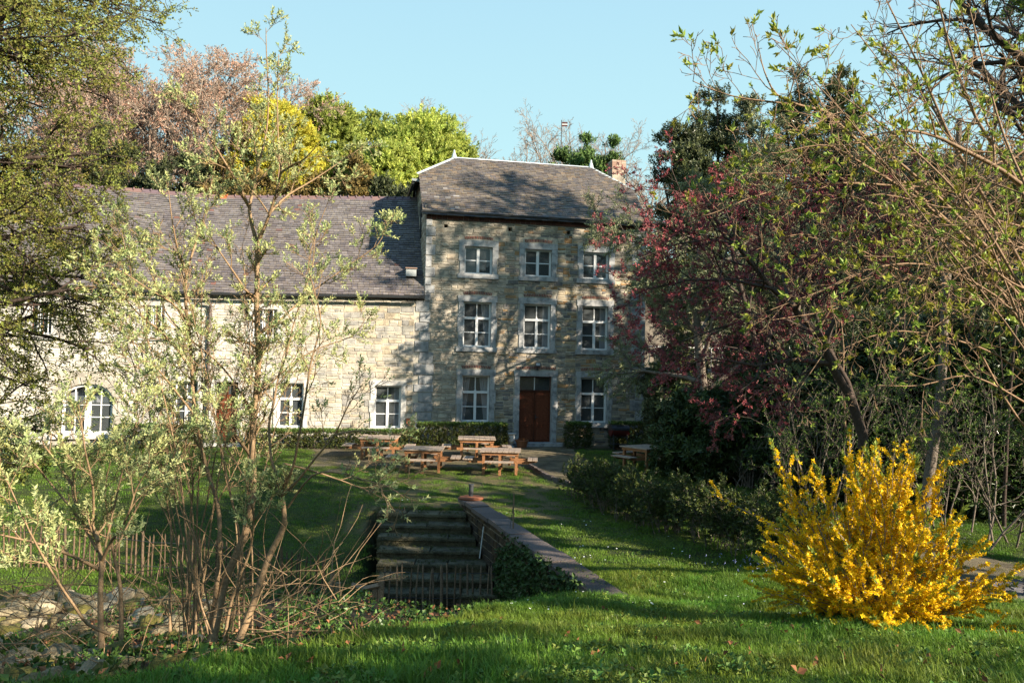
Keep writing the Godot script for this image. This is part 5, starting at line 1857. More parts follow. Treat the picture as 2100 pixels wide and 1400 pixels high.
func red_tree() -> void:
	var base := at(1788, 935, 15.6)
	base.y = ground_y(base.x, base.z)
	var t := thing("red_leaved_tree", "leaning ornamental tree with small dark red leaves", "tree", base)
	var mb := MB.new()
	var cp := CP.new()
	var P := {"n": [0, 5, 4], "seg": [6, 5, 4, 3], "wig": [0.1, 0.12, 0.18, 0.22], "up": [0.0, 0.0, 0.0, 0.0], "sides": [7, 5, 4, 3], "from": [0.2, 0.2, 0.15], "ang": [0.7, 0.65, 0.75], "len": [0.5, 0.5, 0.5], "rmin": 0.004, "leafy": 2, "leaf": 11.0, "size": 1.0, "loose": 0.9, "rise": 0.1, "tints": [Color(1, 1, 1), Color(1.25, 1.1, 1.0), Color(0.7, 0.6, 0.6), Color(1.1, 1.5, 1.2)]}
	var arms := [
		[[[1788, 935, 15.6], [1770, 895, 15.5], [1744, 814, 15.4], [1706, 750, 15.2], [1680, 686, 15.0], [1629, 634, 14.8], [1577, 583, 14.6], [1534, 531, 14.4], [1496, 480, 14.3], [1440, 420, 14.2], [1384, 392, 14.1], [1307, 381, 14.0]], 0.105, 16],
		[[[1790, 935, 15.7], [1774, 890, 15.8], [1740, 784, 16.0], [1684, 686, 16.2], [1663, 600, 16.3], [1654, 536, 16.4], [1650, 450, 16.5], [1664, 385, 16.5]], 0.075, 24],
		[[[1610, 615, 14.7], [1581, 591, 14.4], [1500, 574, 13.9], [1414, 574, 13.5], [1330, 592, 13.3], [1290, 610, 13.2]], 0.04, 12],
		[[[1540, 540, 14.4], [1509, 501, 14.0], [1457, 490, 13.6], [1389, 500, 13.3], [1310, 530, 13.1]], 0.035, 10],
		[[[1700, 745, 15.2], [1629, 737, 14.6], [1551, 750, 14.2], [1466, 735, 13.9], [1380, 752, 13.8]], 0.05, 12],
		[[[1676, 690, 15.0], [1630, 655, 15.6], [1560, 650, 16.2], [1480, 670, 16.6], [1400, 700, 16.8], [1340, 720, 16.9]], 0.045, 13],
		[[[1700, 740, 15.2], [1640, 770, 14.9], [1560, 800, 14.6], [1490, 850, 14.5]], 0.03, 7],
		[[[1690, 700, 15.1], [1730, 620, 14.9], [1760, 540, 14.8], [1790, 470, 14.7], [1850, 420, 14.6]], 0.045, 18],
		[[[1655, 540, 16.4], [1720, 500, 16.2], [1770, 480, 16.0], [1830, 500, 15.8]], 0.03, 13],
		[[[1620, 625, 14.8], [1600, 540, 15.6], [1580, 470, 16.0], [1560, 410, 16.2]], 0.035, 15],
	]
	for a in arms:
		var pts := PackedVector3Array()
		var rad := PackedFloat32Array()
		var n: int = a[0].size()
		var ln := 0.0
		for k in n:
			var s: Array = a[0][k]
			pts.append(at(s[0], s[1], s[2]) - base)
			rad.append(lerpf(a[1], 0.006, pow(k / (n - 1.0), 0.8)))
			if k: ln += pts[k].distance_to(pts[k - 1])
		if a[1] > 0.06:
			pts[0].y = -0.2
		mb.tube(pts, rad, 8, Color.WHITE)
		var G := P.duplicate()
		G.n = [0, int(a[2] * 1.15), 4, 4]
		G.from = [0.0, 0.34 if a[1] > 0.06 else 0.2, 0.2, 0.15]
		G.len = [0.5, 1.15 / ln, 0.5, 0.5]
		G.ang = [0.6, 0.75, 0.7, 0.7]
		G.seg = [4, 4, 4, 3, 3]
		G.wig = [0.1, 0.1, 0.12, 0.18, 0.2]
		G.up = [0.0, 0.0, 0.0, 0.0, 0.0]
		G.sides = [8, 7, 5, 4, 3]
		G.leafy = 3
		G.leaf = 9.5
		grow(mb, cp, pts, rad, ln, 1, G)
	put("trunk", mb, M.bark_dark, t)
	scatter("crown", cp, sprig("red", 7, 0.05, 0.024, 0.05, 1.1), M.red_leaf, t)


func stems_plant(called: String, label: String, base: Vector3, lines: Array, P: Dictionary, bark: String, leaf_mesh: Mesh, leaf_mat: String, shoots: float, shoot_len: float, start: float) -> Node3D:
	var t := thing(called, label, "shrub", base)
	var mb := MB.new()
	var cp := CP.new()
	for a in lines:
		var pts := PackedVector3Array()
		var rad := PackedFloat32Array()
		var n: int = a[1].size()
		var ln := 0.0
		for k in n:
			var s: Array = a[1][k]
			pts.append(at(s[0], s[1], s[2]) - base)
			rad.append(lerpf(a[0], a[2], pow(k / (n - 1.0), 0.9)))
			if k: ln += pts[k].distance_to(pts[k - 1])
		# round the corners
		var sm := PackedVector3Array()
		var sr := PackedFloat32Array()
		for k in n - 1:
			var p0 := pts[maxi(k - 1, 0)]
			var p3 := pts[mini(k + 2, n - 1)]
			for q in 3:
				sm.append(pts[k].cubic_interpolate(pts[k + 1], p0, p3, q / 3.0))
				sr.append(lerpf(rad[k], rad[k + 1], q / 3.0))
		sm.append(pts[n - 1])
		sr.append(rad[n - 1])
		mb.tube(sm, sr, 7 if a[0] > 0.02 else 5, grey(R.randf_range(0.9, 1.15)))
		var G := P.duplicate()
		G.n = [0, int(ln * shoots)] + P.n
		G.from = [0.0, a[3] if a.size() > 3 else start] + P.from
		G.len = [0.5, shoot_len / ln] + P.len
		if a.size() > 4: G.leaf = P.leaf * a[4]
		grow(mb, cp, sm, sr, ln, 1, G)
	put("stem", mb, M[bark], t)
	scatter("leaves", cp, leaf_mesh, M[leaf_mat], t)
	return t


func left_shrubs() -> void:
	var P := {"n": [5, 2], "seg": [4, 4, 4, 3, 3], "wig": [0.1, 0.1, 0.14, 0.18, 0.2], "up": [0.0, 0.03, 0.06, 0.05, 0.05], "sides": [7, 6, 4, 3, 3], "from": [0.2, 0.2], "ang": [0.7, 0.75, 0.7, 0.6, 0.6], "len": [0.5, 0.5], "rmin": 0.0022, "leafy": 2, "leaf": 18.0, "size": 1.0, "loose": 0.55, "rise": 0.5, "tints": [Color(1, 1, 1), Color(1.12, 1.08, 1.0), Color(0.8, 0.9, 0.75), Color(1.1, 1.02, 0.85)]}
	var leaf := sprig("willow", 8, 0.027, 0.0135, 0.05, 0.75)
	var base := at(470, 1312, 6.6)
	base.y = ground_y(base.x, base.z)
	var lines := [
		[0.0372, [[436, 1316, 6.6], [443, 1275, 6.65], [460, 1196, 6.75], [482, 1143, 6.8], [507, 1080, 6.9], [519, 1000, 7.0], [517, 929, 7.05], [520, 857, 7.1], [528, 771, 7.1], [530, 714, 7.1], [526, 643, 7.1], [527, 564, 7.1], [527, 500, 7.1]], 0.02, 0.45],
		[0.0180, [[527, 500, 7.1], [511, 432, 7.15], [522, 380, 7.2], [532, 332, 7.2], [546, 268, 7.25], [550, 196, 7.25], [546, 107, 7.3], [545, 57, 7.3]], 0.003, 0.1],
		[0.0144, [[511, 425, 7.15], [482, 368, 7.0], [462, 335, 6.9], [430, 282, 6.8], [405, 240, 6.7], [385, 190, 6.7]], 0.003, 0.1],
		[0.0168, [[527, 500, 7.1], [553, 436, 7.0], [575, 354, 6.9], [571, 311, 6.9], [568, 200, 6.9], [571, 111, 6.9]], 0.003, 0.1],
		[0.0126, [[575, 354, 6.9], [600, 338, 6.8], [625, 325, 6.7], [657, 289, 6.6]], 0.003, 0.1],
		[0.0132, [[553, 436, 7.0], [590, 400, 7.3], [640, 370, 7.5], [700, 330, 7.6], [745, 300, 7.7]], 0.003, 0.1],
		[0.0300, [[490, 1312, 6.4], [520, 1235, 6.45], [548, 1150, 6.5], [578, 1088, 6.55], [583, 1060, 6.55], [577, 1005, 6.6]], 0.018, 0.9],
		[0.0144, [[577, 1005, 6.6], [570, 985, 6.6], [556, 943, 6.6], [551, 871, 6.65], [560, 829, 6.65], [571, 771, 6.7], [586, 729, 6.7], [600, 671, 6.75], [617, 614, 6.8], [640, 550, 6.85], [646, 486, 6.9], [668, 425, 6.9]], 0.003, 0.3],
		[0.0132, [[577, 1005, 6.6], [600, 957, 6.5], [614, 886, 6.45], [626, 814, 6.4], [637, 743, 6.35], [657, 663, 6.35], [645, 600, 6.3], [632, 540, 6.3], [650, 470, 6.3]], 0.003, 0.35, 0.22],
		[0.0126, [[580, 1015, 6.55], [610, 985, 6.4], [648, 937, 6.3], [686, 891, 6.2], [711, 837, 6.1], [740, 790, 6.1]], 0.003, 0.5, 0.22, 0.22],
		[0.0070, [[686, 891, 6.2], [728, 883, 6.1], [770, 885, 6.0], [808, 891, 6.0]], 0.003, 0.5],
		[0.0091, [[590, 1040, 6.5], [640, 975, 6.3], [700, 970, 6.1], [750, 985, 6.0], [800, 1000, 5.9], [828, 1020, 5.9]], 0.003, 0.4, 0.22],
		[0.0098, [[580, 950, 6.6], [640, 965, 6.7], [700, 985, 6.8], [745, 1000, 6.9], [790, 992, 7.0]], 0.003, 0.4, 0.22],
		[0.0204, [[428, 1316, 6.7], [445, 1190, 6.7], [450, 1114, 6.7], [446, 1036, 6.8], [420, 950, 6.9], [400, 850, 6.9], [394, 787, 7.0], [391, 721, 7.0], [380, 621, 7.0], [382, 557, 7.0]], 0.012, 0.4],
		[0.0112, [[382, 557, 7.0], [364, 511, 6.9], [352, 450, 6.8], [345, 390, 6.8]], 0.003, 0.1],
		[0.0126, [[382, 557, 7.0], [400, 500, 7.1], [414, 457, 7.1], [427, 404, 7.2], [440, 340, 7.2]], 0.003, 0.1],
		[0.0112, [[386, 660, 7.0], [350, 620, 6.8], [300, 590, 6.6], [255, 560, 6.5], [225, 545, 6.4]], 0.003, 0.15],
		[0.0098, [[394, 760, 7.0], [340, 690, 6.8], [280, 640, 6.6], [240, 590, 6.5], [210, 570, 6.4]], 0.003, 0.2],
		[0.0098, [[405, 860, 6.9], [350, 790, 6.7], [300, 730, 6.5], [262, 690, 6.4]], 0.003, 0.3],
		[0.0084, [[391, 700, 7.0], [340, 640, 7.2], [310, 560, 7.3], [285, 490, 7.3], [265, 470, 7.3]], 0.003, 0.2],
		[0.0156, [[460, 1314, 6.5], [470, 1250, 6.5], [489, 1186, 6.5], [511, 1132, 6.5], [520, 1060, 6.4], [500, 980, 6.3], [455, 900, 6.2], [430, 830, 6.2]], 0.003, 0.45],
		[0.0132, [[380, 1290, 6.9], [386, 1150, 7.0], [389, 1068, 7.1], [395, 980, 7.1], [380, 900, 7.2], [352, 800, 7.3], [330, 720, 7.4]], 0.003, 0.4],
		[0.0140, [[348, 1296, 6.6], [348, 1186, 6.7], [350, 1082, 6.8], [335, 1000, 6.9], [320, 920, 6.9], [330, 840, 6.9]], 0.003, 0.4],
		[0.0112, [[520, 620, 7.1], [480, 560, 6.9], [440, 500, 6.8], [415, 450, 6.7]], 0.003, 0.2],
		[0.0105, [[529, 700, 7.1], [590, 640, 7.3], [650, 590, 7.4], [720, 540, 7.5], [775, 500, 7.5], [790, 465, 7.5]], 0.003, 0.3],
		[0.0098, [[523, 830, 7.1], [570, 770, 7.3], [640, 720, 7.4], [720, 690, 7.5], [745, 660, 7.5]], 0.003, 0.3],
		[0.0105, [[520, 850, 7.1], [470, 770, 7.0], [420, 720, 6.9], [380, 690, 6.9], [330, 640, 6.8]], 0.003, 0.3],
	]
	for k in 16:
		var u0 := R.randf_range(375.0, 520.0)
		var tu := u0 + R.randf_range(-170.0, 190.0)
		var tv := R.randf_range(420.0, 900.0)
		var d0 := R.randf_range(6.4, 7.2)
		var l := []
		for q in 6:
			var s := q / 5.0
			l.append([lerpf(u0, tu, pow(s, 1.4)) + R.randfn(0, 6), lerpf(1300.0, tv, s), d0 + s * 0.3])
		lines.append([R.randf_range(0.007, 0.012), l, 0.003, 0.6, 0.15])
	stems_plant("willow_shrub", "tall many-stemmed shrub with pale grey-green leaves, its thin leader topping the roof", base, lines, P, "bark_tan", leaf, "willow_leaf", 5.4, 0.34, 0.3)
	var base2 := at(212, 1325, 5.7)
	base2.y = ground_y(base2.x, base2.z)
	var l2 := [
		[0.0216, [[207, 1328, 5.7], [205, 1221, 5.75], [207, 1150, 5.8], [195, 1090, 5.85]], 0.014, 0.8],
		[0.0140, [[200, 1110, 5.8], [186, 1071, 5.85], [154, 1032, 5.9], [148, 989, 5.9], [160, 950, 5.9], [196, 900, 6.0]], 0.003, 0.2],
		[0.0140, [[207, 1150, 5.8], [229, 1107, 5.7], [250, 1079, 5.65], [266, 1043, 5.6], [280, 1000, 5.6], [307, 955, 5.5]], 0.003, 0.3],
		[0.0140, [[204, 1168, 5.8], [161, 1146, 5.7], [100, 1121, 5.6], [40, 1105, 5.5], [-30, 1090, 5.4]], 0.005, 0.3],
		[0.0180, [[248, 1312, 5.9], [246, 1207, 5.95], [235, 1150, 6.0], [222, 1080, 6.0], [215, 1000, 6.1], [230, 930, 6.1]], 0.003, 0.5],
		[0.0126, [[200, 1130, 5.8], [160, 1060, 6.0], [110, 1000, 6.1], [70, 950, 6.1], [40, 920, 6.1]], 0.003, 0.25],
		[0.0126, [[225, 1300, 5.6], [180, 1280, 5.5], [150, 1240, 5.4], [110, 1180, 5.3], [60, 1090, 5.2], [20, 1000, 5.2], [-10, 940, 5.2]], 0.003, 0.45],
		[0.0105, [[190, 1075, 5.85], [190, 1000, 5.7], [175, 930, 5.6], [168, 880, 5.6], [160, 830, 5.6]], 0.003, 0.2],
		[0.0098, [[150, 1000, 5.9], [110, 940, 5.9], [85, 900, 5.9], [110, 850, 5.9]], 0.003, 0.2],
		[0.0098, [[235, 1130, 6.0], [270, 1060, 6.2], [300, 1010, 6.3], [345, 960, 6.4], [365, 900, 6.4]], 0.003, 0.3],
		[0.0084, [[215, 1120, 5.9], [240, 1010, 5.9], [262, 920, 5.9], [280, 860, 5.9], [270, 800, 5.9]], 0.003, 0.3],
	]
	var P2 := P.duplicate()
	P2.leaf = 20.0
	stems_plant("willow_shrub", "lower spreading shrub with dense pale leaves by the mossy stones", base2, l2, P2, "bark_tan", leaf, "willow_leaf", 5.6, 0.34, 0.25)
	# bare undergrowth stems between them
	var bb := at(330, 1300, 6.6)
	bb.y = ground_y(bb.x, bb.z)
	var t := thing("bare_undergrowth", "tangle of thin bare twigs around the feet of the pale shrubs", "twigs", bb)
	var mb := MB.new()
	for k in 230:
		var u := R.randf_range(20.0, 700.0)
		var d := R.randf_range(6.2, 9.0)
		var p := at(u, R.randf_range(1150.0, 1320.0), d)
		p.y = ground_y(p.x, p.z) + R.randf_range(-0.05, 0.7)
		var dir := Vector3(R.randfn(0, 0.8), absf(R.randfn(0.5, 0.6)), R.randfn(0, 0.5)).normalized()
		var pts := PackedVector3Array([p - bb])
		var rad := PackedFloat32Array([0.0045])
		for q in 6:
			dir = (dir + rand_dir() * 0.22 + Vector3(0, -0.06, 0)).normalized()
			pts.append(pts[q] + dir * R.randf_range(0.1, 0.2))
			rad.append(0.0045 * (1.0 - q / 7.5))
		mb.tube(pts, rad, 4, grey(R.randf_range(0.8, 1.2)))
	tag(put("twigs", mb, M.bark_tan, t), "", "", "", "stuff")


func left_edge_tree() -> void:
	var base := Vector3(-6.4, 0, -7.6)
	base.y = ground_y(base.x, base.z)
	var P := {"n": [0, 8, 6, 4], "seg": [6, 7, 5, 4, 3], "wig": [0.04, 0.07, 0.12, 0.16, 0.2], "up": [0.02, -0.008, -0.02, -0.03, -0.03], "sides": [9, 6, 4, 3, 3], "from": [0.1, 0.15, 0.15, 0.1], "ang": [1.3, 0.7, 0.7, 0.7], "len": [0.5, 0.48, 0.5, 0.5], "rmin": 0.003, "leafy": 3, "leaf": 17.0, "size": 1.0, "loose": 0.8, "rise": -0.05, "tints": [Color(1, 1, 1), Color(1.25, 1.3, 1.0), Color(0.8, 0.75, 0.7), Color(1.1, 0.9, 0.8)]}
	var t := thing("overhanging_tree", "near tree at the left edge with level sprays of small olive leaves", "tree", base)
	var mb := MB.new()
	var cp := CP.new()
	mb.tube(PackedVector3Array([Vector3(0, -0.3, 0), Vector3(0.1, 2.5, 0.0), Vector3(0.0, 5.0, 0.1), Vector3(0.1, 8.5, 0)]), PackedFloat32Array([0.22, 0.18, 0.14, 0.07]), 9, Color.WHITE)
	for k in 28:
		var y := 1.7 + k * 0.225
		var az := R.randf_range(-0.75, 0.75)
		var dir := Vector3(cos(az), R.randf_range(-0.05, 0.28), sin(az)).normalized()
		var ln := R.randf_range(1.7, 2.45) * (1.0 if y > 3.0 else 0.85)
		var G := P.duplicate()
		limb(mb, cp, Vector3(0.05, y, 0), dir, ln, 0.035, 1, G)
	put("trunk", mb, M.bark_dark, t)
	scatter("crown", cp, sprig("olive", 6, 0.033, 0.018, 0.07, 0.95), M.olive_leaf, t)


func right_shrub() -> void:
	var base := Vector3(6.2, 0, -7.2)
	base.y = ground_y(base.x, base.z)
	var P := {"n": [4, 2], "seg": [4, 4, 4, 3, 3], "wig": [0.1, 0.1, 0.14, 0.18, 0.2], "up": [0.0, 0.04, 0.02, 0.0, 0.0], "sides": [7, 6, 4, 3, 3], "from": [0.25, 0.2], "ang": [0.7, 0.95, 0.8, 0.7, 0.7], "len": [0.5, 0.5], "rmin": 0.0026, "leafy": 2, "leaf": 2.6, "size": 1.0, "loose": 0.5, "rise": 0.25, "tints": [Color(1, 1, 1), Color(0.85, 0.95, 0.8), Color(1.25, 1.05, 0.9), Color(1.0, 0.75, 0.55)]}
	var lines := [
		[0.0158, [[2160, 660, 7.0], [2000, 480, 6.8], [1900, 380, 6.7], [1786, 286, 6.6], [1743, 257, 6.5], [1686, 225, 6.4], [1621, 213, 6.3], [1518, 200, 6.2], [1464, 184, 6.2], [1421, 166, 6.1]], 0.003, 0.3],
		[0.012, [[1690, 226, 6.4], [1640, 215, 6.3], [1593, 193, 6.2], [1568, 146, 6.2], [1557, 100, 6.2]], 0.003, 0.2],
		[0.0144, [[2160, 690, 6.6], [2050, 560, 6.5], [1900, 420, 6.4], [1775, 339, 6.3], [1732, 314, 6.2], [1696, 298, 6.2], [1650, 302, 6.2], [1593, 314, 6.2], [1557, 307, 6.2]], 0.003, 0.3],
		[0.0144, [[2160, 720, 7.4], [1980, 520, 7.2], [1850, 440, 7.0], [1718, 393, 6.9], [1671, 368, 6.8], [1629, 355, 6.7], [1507, 357, 6.6]], 0.003, 0.3],
		[0.0130, [[2160, 500, 7.6], [1980, 400, 7.3], [1829, 380, 7.1], [1704, 375, 6.9], [1621, 384, 6.8], [1543, 404, 6.7], [1482, 430, 6.6], [1421, 450, 6.6]], 0.003, 0.35],
		[0.0202, [[2160, 430, 6.2], [2060, 352, 6.1], [1971, 304, 6.0], [1918, 279, 6.0], [1864, 268, 5.9], [1811, 273, 5.9], [1757, 290, 5.9]], 0.004, 0.2],
		[0.0173, [[2150, 640, 6.6], [2040, 440, 6.7], [1957, 296, 6.7], [1914, 200, 6.8], [1879, 121, 6.8], [1843, 50, 6.9], [1800, -40, 6.9]], 0.005, 0.2],
		[0.0187, [[2170, 560, 6.2], [2079, 357, 6.3], [2007, 250, 6.3], [1957, 125, 6.4], [1929, 18, 6.4], [1905, -80, 6.5]], 0.005, 0.2],
		[0.0130, [[2180, 800, 6.4], [2080, 640, 6.4], [1960, 560, 6.3], [1860, 540, 6.2], [1760, 560, 6.1], [1680, 600, 6.1]], 0.003, 0.3],
		[0.0115, [[2170, 820, 7.0], [2050, 730, 6.9], [1930, 690, 6.7], [1820, 680, 6.6], [1720, 720, 6.5]], 0.003, 0.3],
		[0.0115, [[2190, 880, 6.8], [2060, 800, 6.6], [1980, 770, 6.5], [1890, 790, 6.4], [1800, 790, 6.4]], 0.003, 0.35],
		[0.0144, [[2180, 740, 6.0], [2100, 600, 5.9], [2010, 450, 5.8], [1900, 330, 5.8], [1800, 250, 5.7], [1720, 190, 5.7]], 0.003, 0.3],
		[0.0144, [[2180, 600, 5.8], [2120, 420, 5.7], [2060, 280, 5.7], [2020, 140, 5.7], [1990, 20, 5.7]], 0.004, 0.2],
		[0.0115, [[2180, 700, 7.6], [2030, 600, 7.4], [1880, 570, 7.2], [1740, 500, 7.0], [1640, 480, 6.9], [1580, 500, 6.8]], 0.003, 0.35],
		[0.0108, [[2170, 480, 7.0], [2080, 460, 6.9], [1960, 420, 6.8], [1890, 330, 6.8], [1850, 230, 6.8], [1840, 120, 6.9]], 0.003, 0.25],
		[0.0130, [[2190, 960, 7.2], [2090, 860, 7.0], [2010, 720, 6.9], [1970, 620, 6.8], [1990, 500, 6.8], [2030, 380, 6.8]], 0.003, 0.4],
	]
	for k in 22:
		var v0 := R.randf_range(60.0, 1000.0)
		var d0 := R.randf_range(5.8, 7.8)
		var tu := R.randf_range(1560.0, 1980.0)
		var tv := R.randf_range(60.0, 820.0)
		var l := []
		for q in 6:
			var s := q / 5.0
			l.append([lerpf(2180.0, tu, s) + R.randfn(0, 14), lerpf(v0, tv, s) - sin(s * PI) * R.randf_range(20.0, 110.0) + R.randfn(0, 16), d0 + s * R.randf_range(-0.5, 0.3)])
		lines.append([0.009, l, 0.003, 0.15])
	var s := stems_plant("arching_shrub", "near shrub reaching in from the right with long pale arching branches and opening buds", base, lines, P, "bark_shrub", sprig("bud3", 5, 0.052, 0.024, 0.03, 0.6), "bud_leaf", 4.2, 0.5, 0.12)
	var mb := MB.new()
	for k in lines.size():
		var e: Array = lines[k][1][0]
		var a := at(e[0], e[1], e[2]) - base
		mb.tube(PackedVector3Array([Vector3(R.randfn(0, 0.15), -0.2, R.randfn(0, 0.15)), Vector3(a.x * 0.3, a.y * 0.5, a.z * 0.3) + Vector3(0.2, 0, 0), a]), PackedFloat32Array([lines[k][0] * 1.3, lines[k][0] * 1.15, lines[k][0]]), 6, Color.WHITE)
	put("stem", mb, M.bark_tan, s)
	# the tall bare tree behind it
	var bt := {"n": [12, 10, 7, 5], "seg": [7, 6, 5, 4, 3], "wig": [0.06, 0.13, 0.18, 0.2, 0.22], "up": [0.03, 0.03, 0.02, 0.0, 0.0], "sides": [8, 6, 4, 3, 3], "from": [0.5, 0.25, 0.2, 0.15], "ang": [0.85, 0.65, 0.65, 0.7], "len": [0.42, 0.5, 0.5, 0.5], "rmin": 0.006, "leafy": 4, "leaf": 1.0, "size": 1.0, "loose": 0.7, "rise": 0.1, "trunk": 0.85, "tints": [Color(1, 1, 1), Color(0.8, 0.7, 0.5)]}
	var b := Vector3(10.6, 0, -14.5)
	b.y = ground_y(b.x, b.z)
	tree("bare_tree", "big dark bare tree filling the upper right corner with twigs", "tree", "", b, 13.5, 0.26, Vector3(-0.05, 0, 0), bt, "bark_dark", sprig("bud4", 3, 0.035, 0.018, 0.02, 0.8), "bud_leaf")
	b = Vector3(8.7, 0, -17.5)
	b.y = ground_y(b.x, b.z)
	bt.ang = [0.7, 0.6, 0.6, 0.6]
	bt.n = [9, 7, 5]
	bt.leafy = 3
	tree("slender_tree", "slim pale-stemmed tree with fine twigs right of the pointed evergreen", "tree", "", b, 11.0, 0.12, Vector3(0.03, 0, 0), bt, "bark_grey", sprig("bud4", 3, 0.035, 0.018, 0.02, 0.8), "bud_leaf")


func shade_trees() -> void:
	# trees out of view on the sunny side, whose shadows lie on the lawn, the court and the house front
	var bt := {"n": [9, 8, 6, 4], "seg": [6, 5, 4, 3, 3], "wig": [0.06, 0.13, 0.18, 0.2, 0.22], "up": [0.04, 0.03, 0.02, 0.0, 0.0], "sides": [7, 5, 4, 3, 3], "from": [0.3, 0.25, 0.2, 0.15], "ang": [0.9, 0.7, 0.7, 0.7], "len": [0.55, 0.5, 0.5, 0.5], "rmin": 0.006, "leafy": 3, "leaf": 5.0, "size": 1.6, "loose": 0.7, "rise": 0.1, "trunk": 0.85, "tints": [Color(1, 1, 1), Color(0.8, 0.8, 0.5)]}
	for s in SHADE:
		var b := Vector3(s[0], 0, s[1])
		b.y = ground_y(b.x, b.z)
		bt.leaf = s[3]
		bt.size = s[4]
		bt.n = [5, 6, 5, 3] if s[2] < 18.0 and s[2] > 16.0 else [9, 8, 6, 4]
		bt.from = [0.62 if s[2] > 20.0 else 0.3, 0.25, 0.2, 0.15]
		tree("budding_tree", s[5], "tree", "", b, s[2], 0.02 * s[2], Vector3.ZERO, bt, "bark_grey", sprig("bud5", 6, 0.06, 0.035, 0.06, 0.9), "bud_leaf")


func wood_behind() -> void:
	# the wood on the far side of the garden behind the viewer, which the window panes mirror
	var dark := {"rise": 0.15, "tints": [Color(1, 1, 1), Color(0.8, 0.85, 0.8), Color(1.25, 1.2, 0.9)]}
	var cp := CP.new()
	for k in 13:
		var b := Vector3(-22.0 + k * 6.4 + R.randf_range(-1, 1), 0, 41.0 + R.randf_range(-3, 4))
		b.y = ground_y(b.x, b.z)
		var h := R.randf_range(8.5, 12.5)
		clumps(cp, b + Vector3(0, h * 0.45, 0), Vector3(4.2, h * 0.55, 3.6), 60, 40, 1.6, 3.2, dark, -1.0)
	tag(scatter("wood", cp, sprig("far", 9, 0.26, 0.15, 0.4, 0.9), M.yew), "dark wood across the garden behind the viewer, mirrored in the window panes", "woods", "", "stuff")


const SHADE := [
	[17.0, -23.5, 17.0, 0.6, 1.4, "tall bare tree out of view right of the dark wood"],
	[19.5, -24.3, 21.5, 6.0, 2.2, "tallest budding tree out of view at the right, its crown high up"],
	[12.6, -9.0, 10.2, 20.0, 2.2, "budding tree across the drive right of the yellow shrub"],
	[8.0, 3.0, 5.5, 7.0, 1.7, "small budding tree beside the drive behind the viewer's right"],
	[7.2, -0.6, 5.6, 5.0, 1.3, "smaller budding tree beside the drive, right of the viewer"],
]


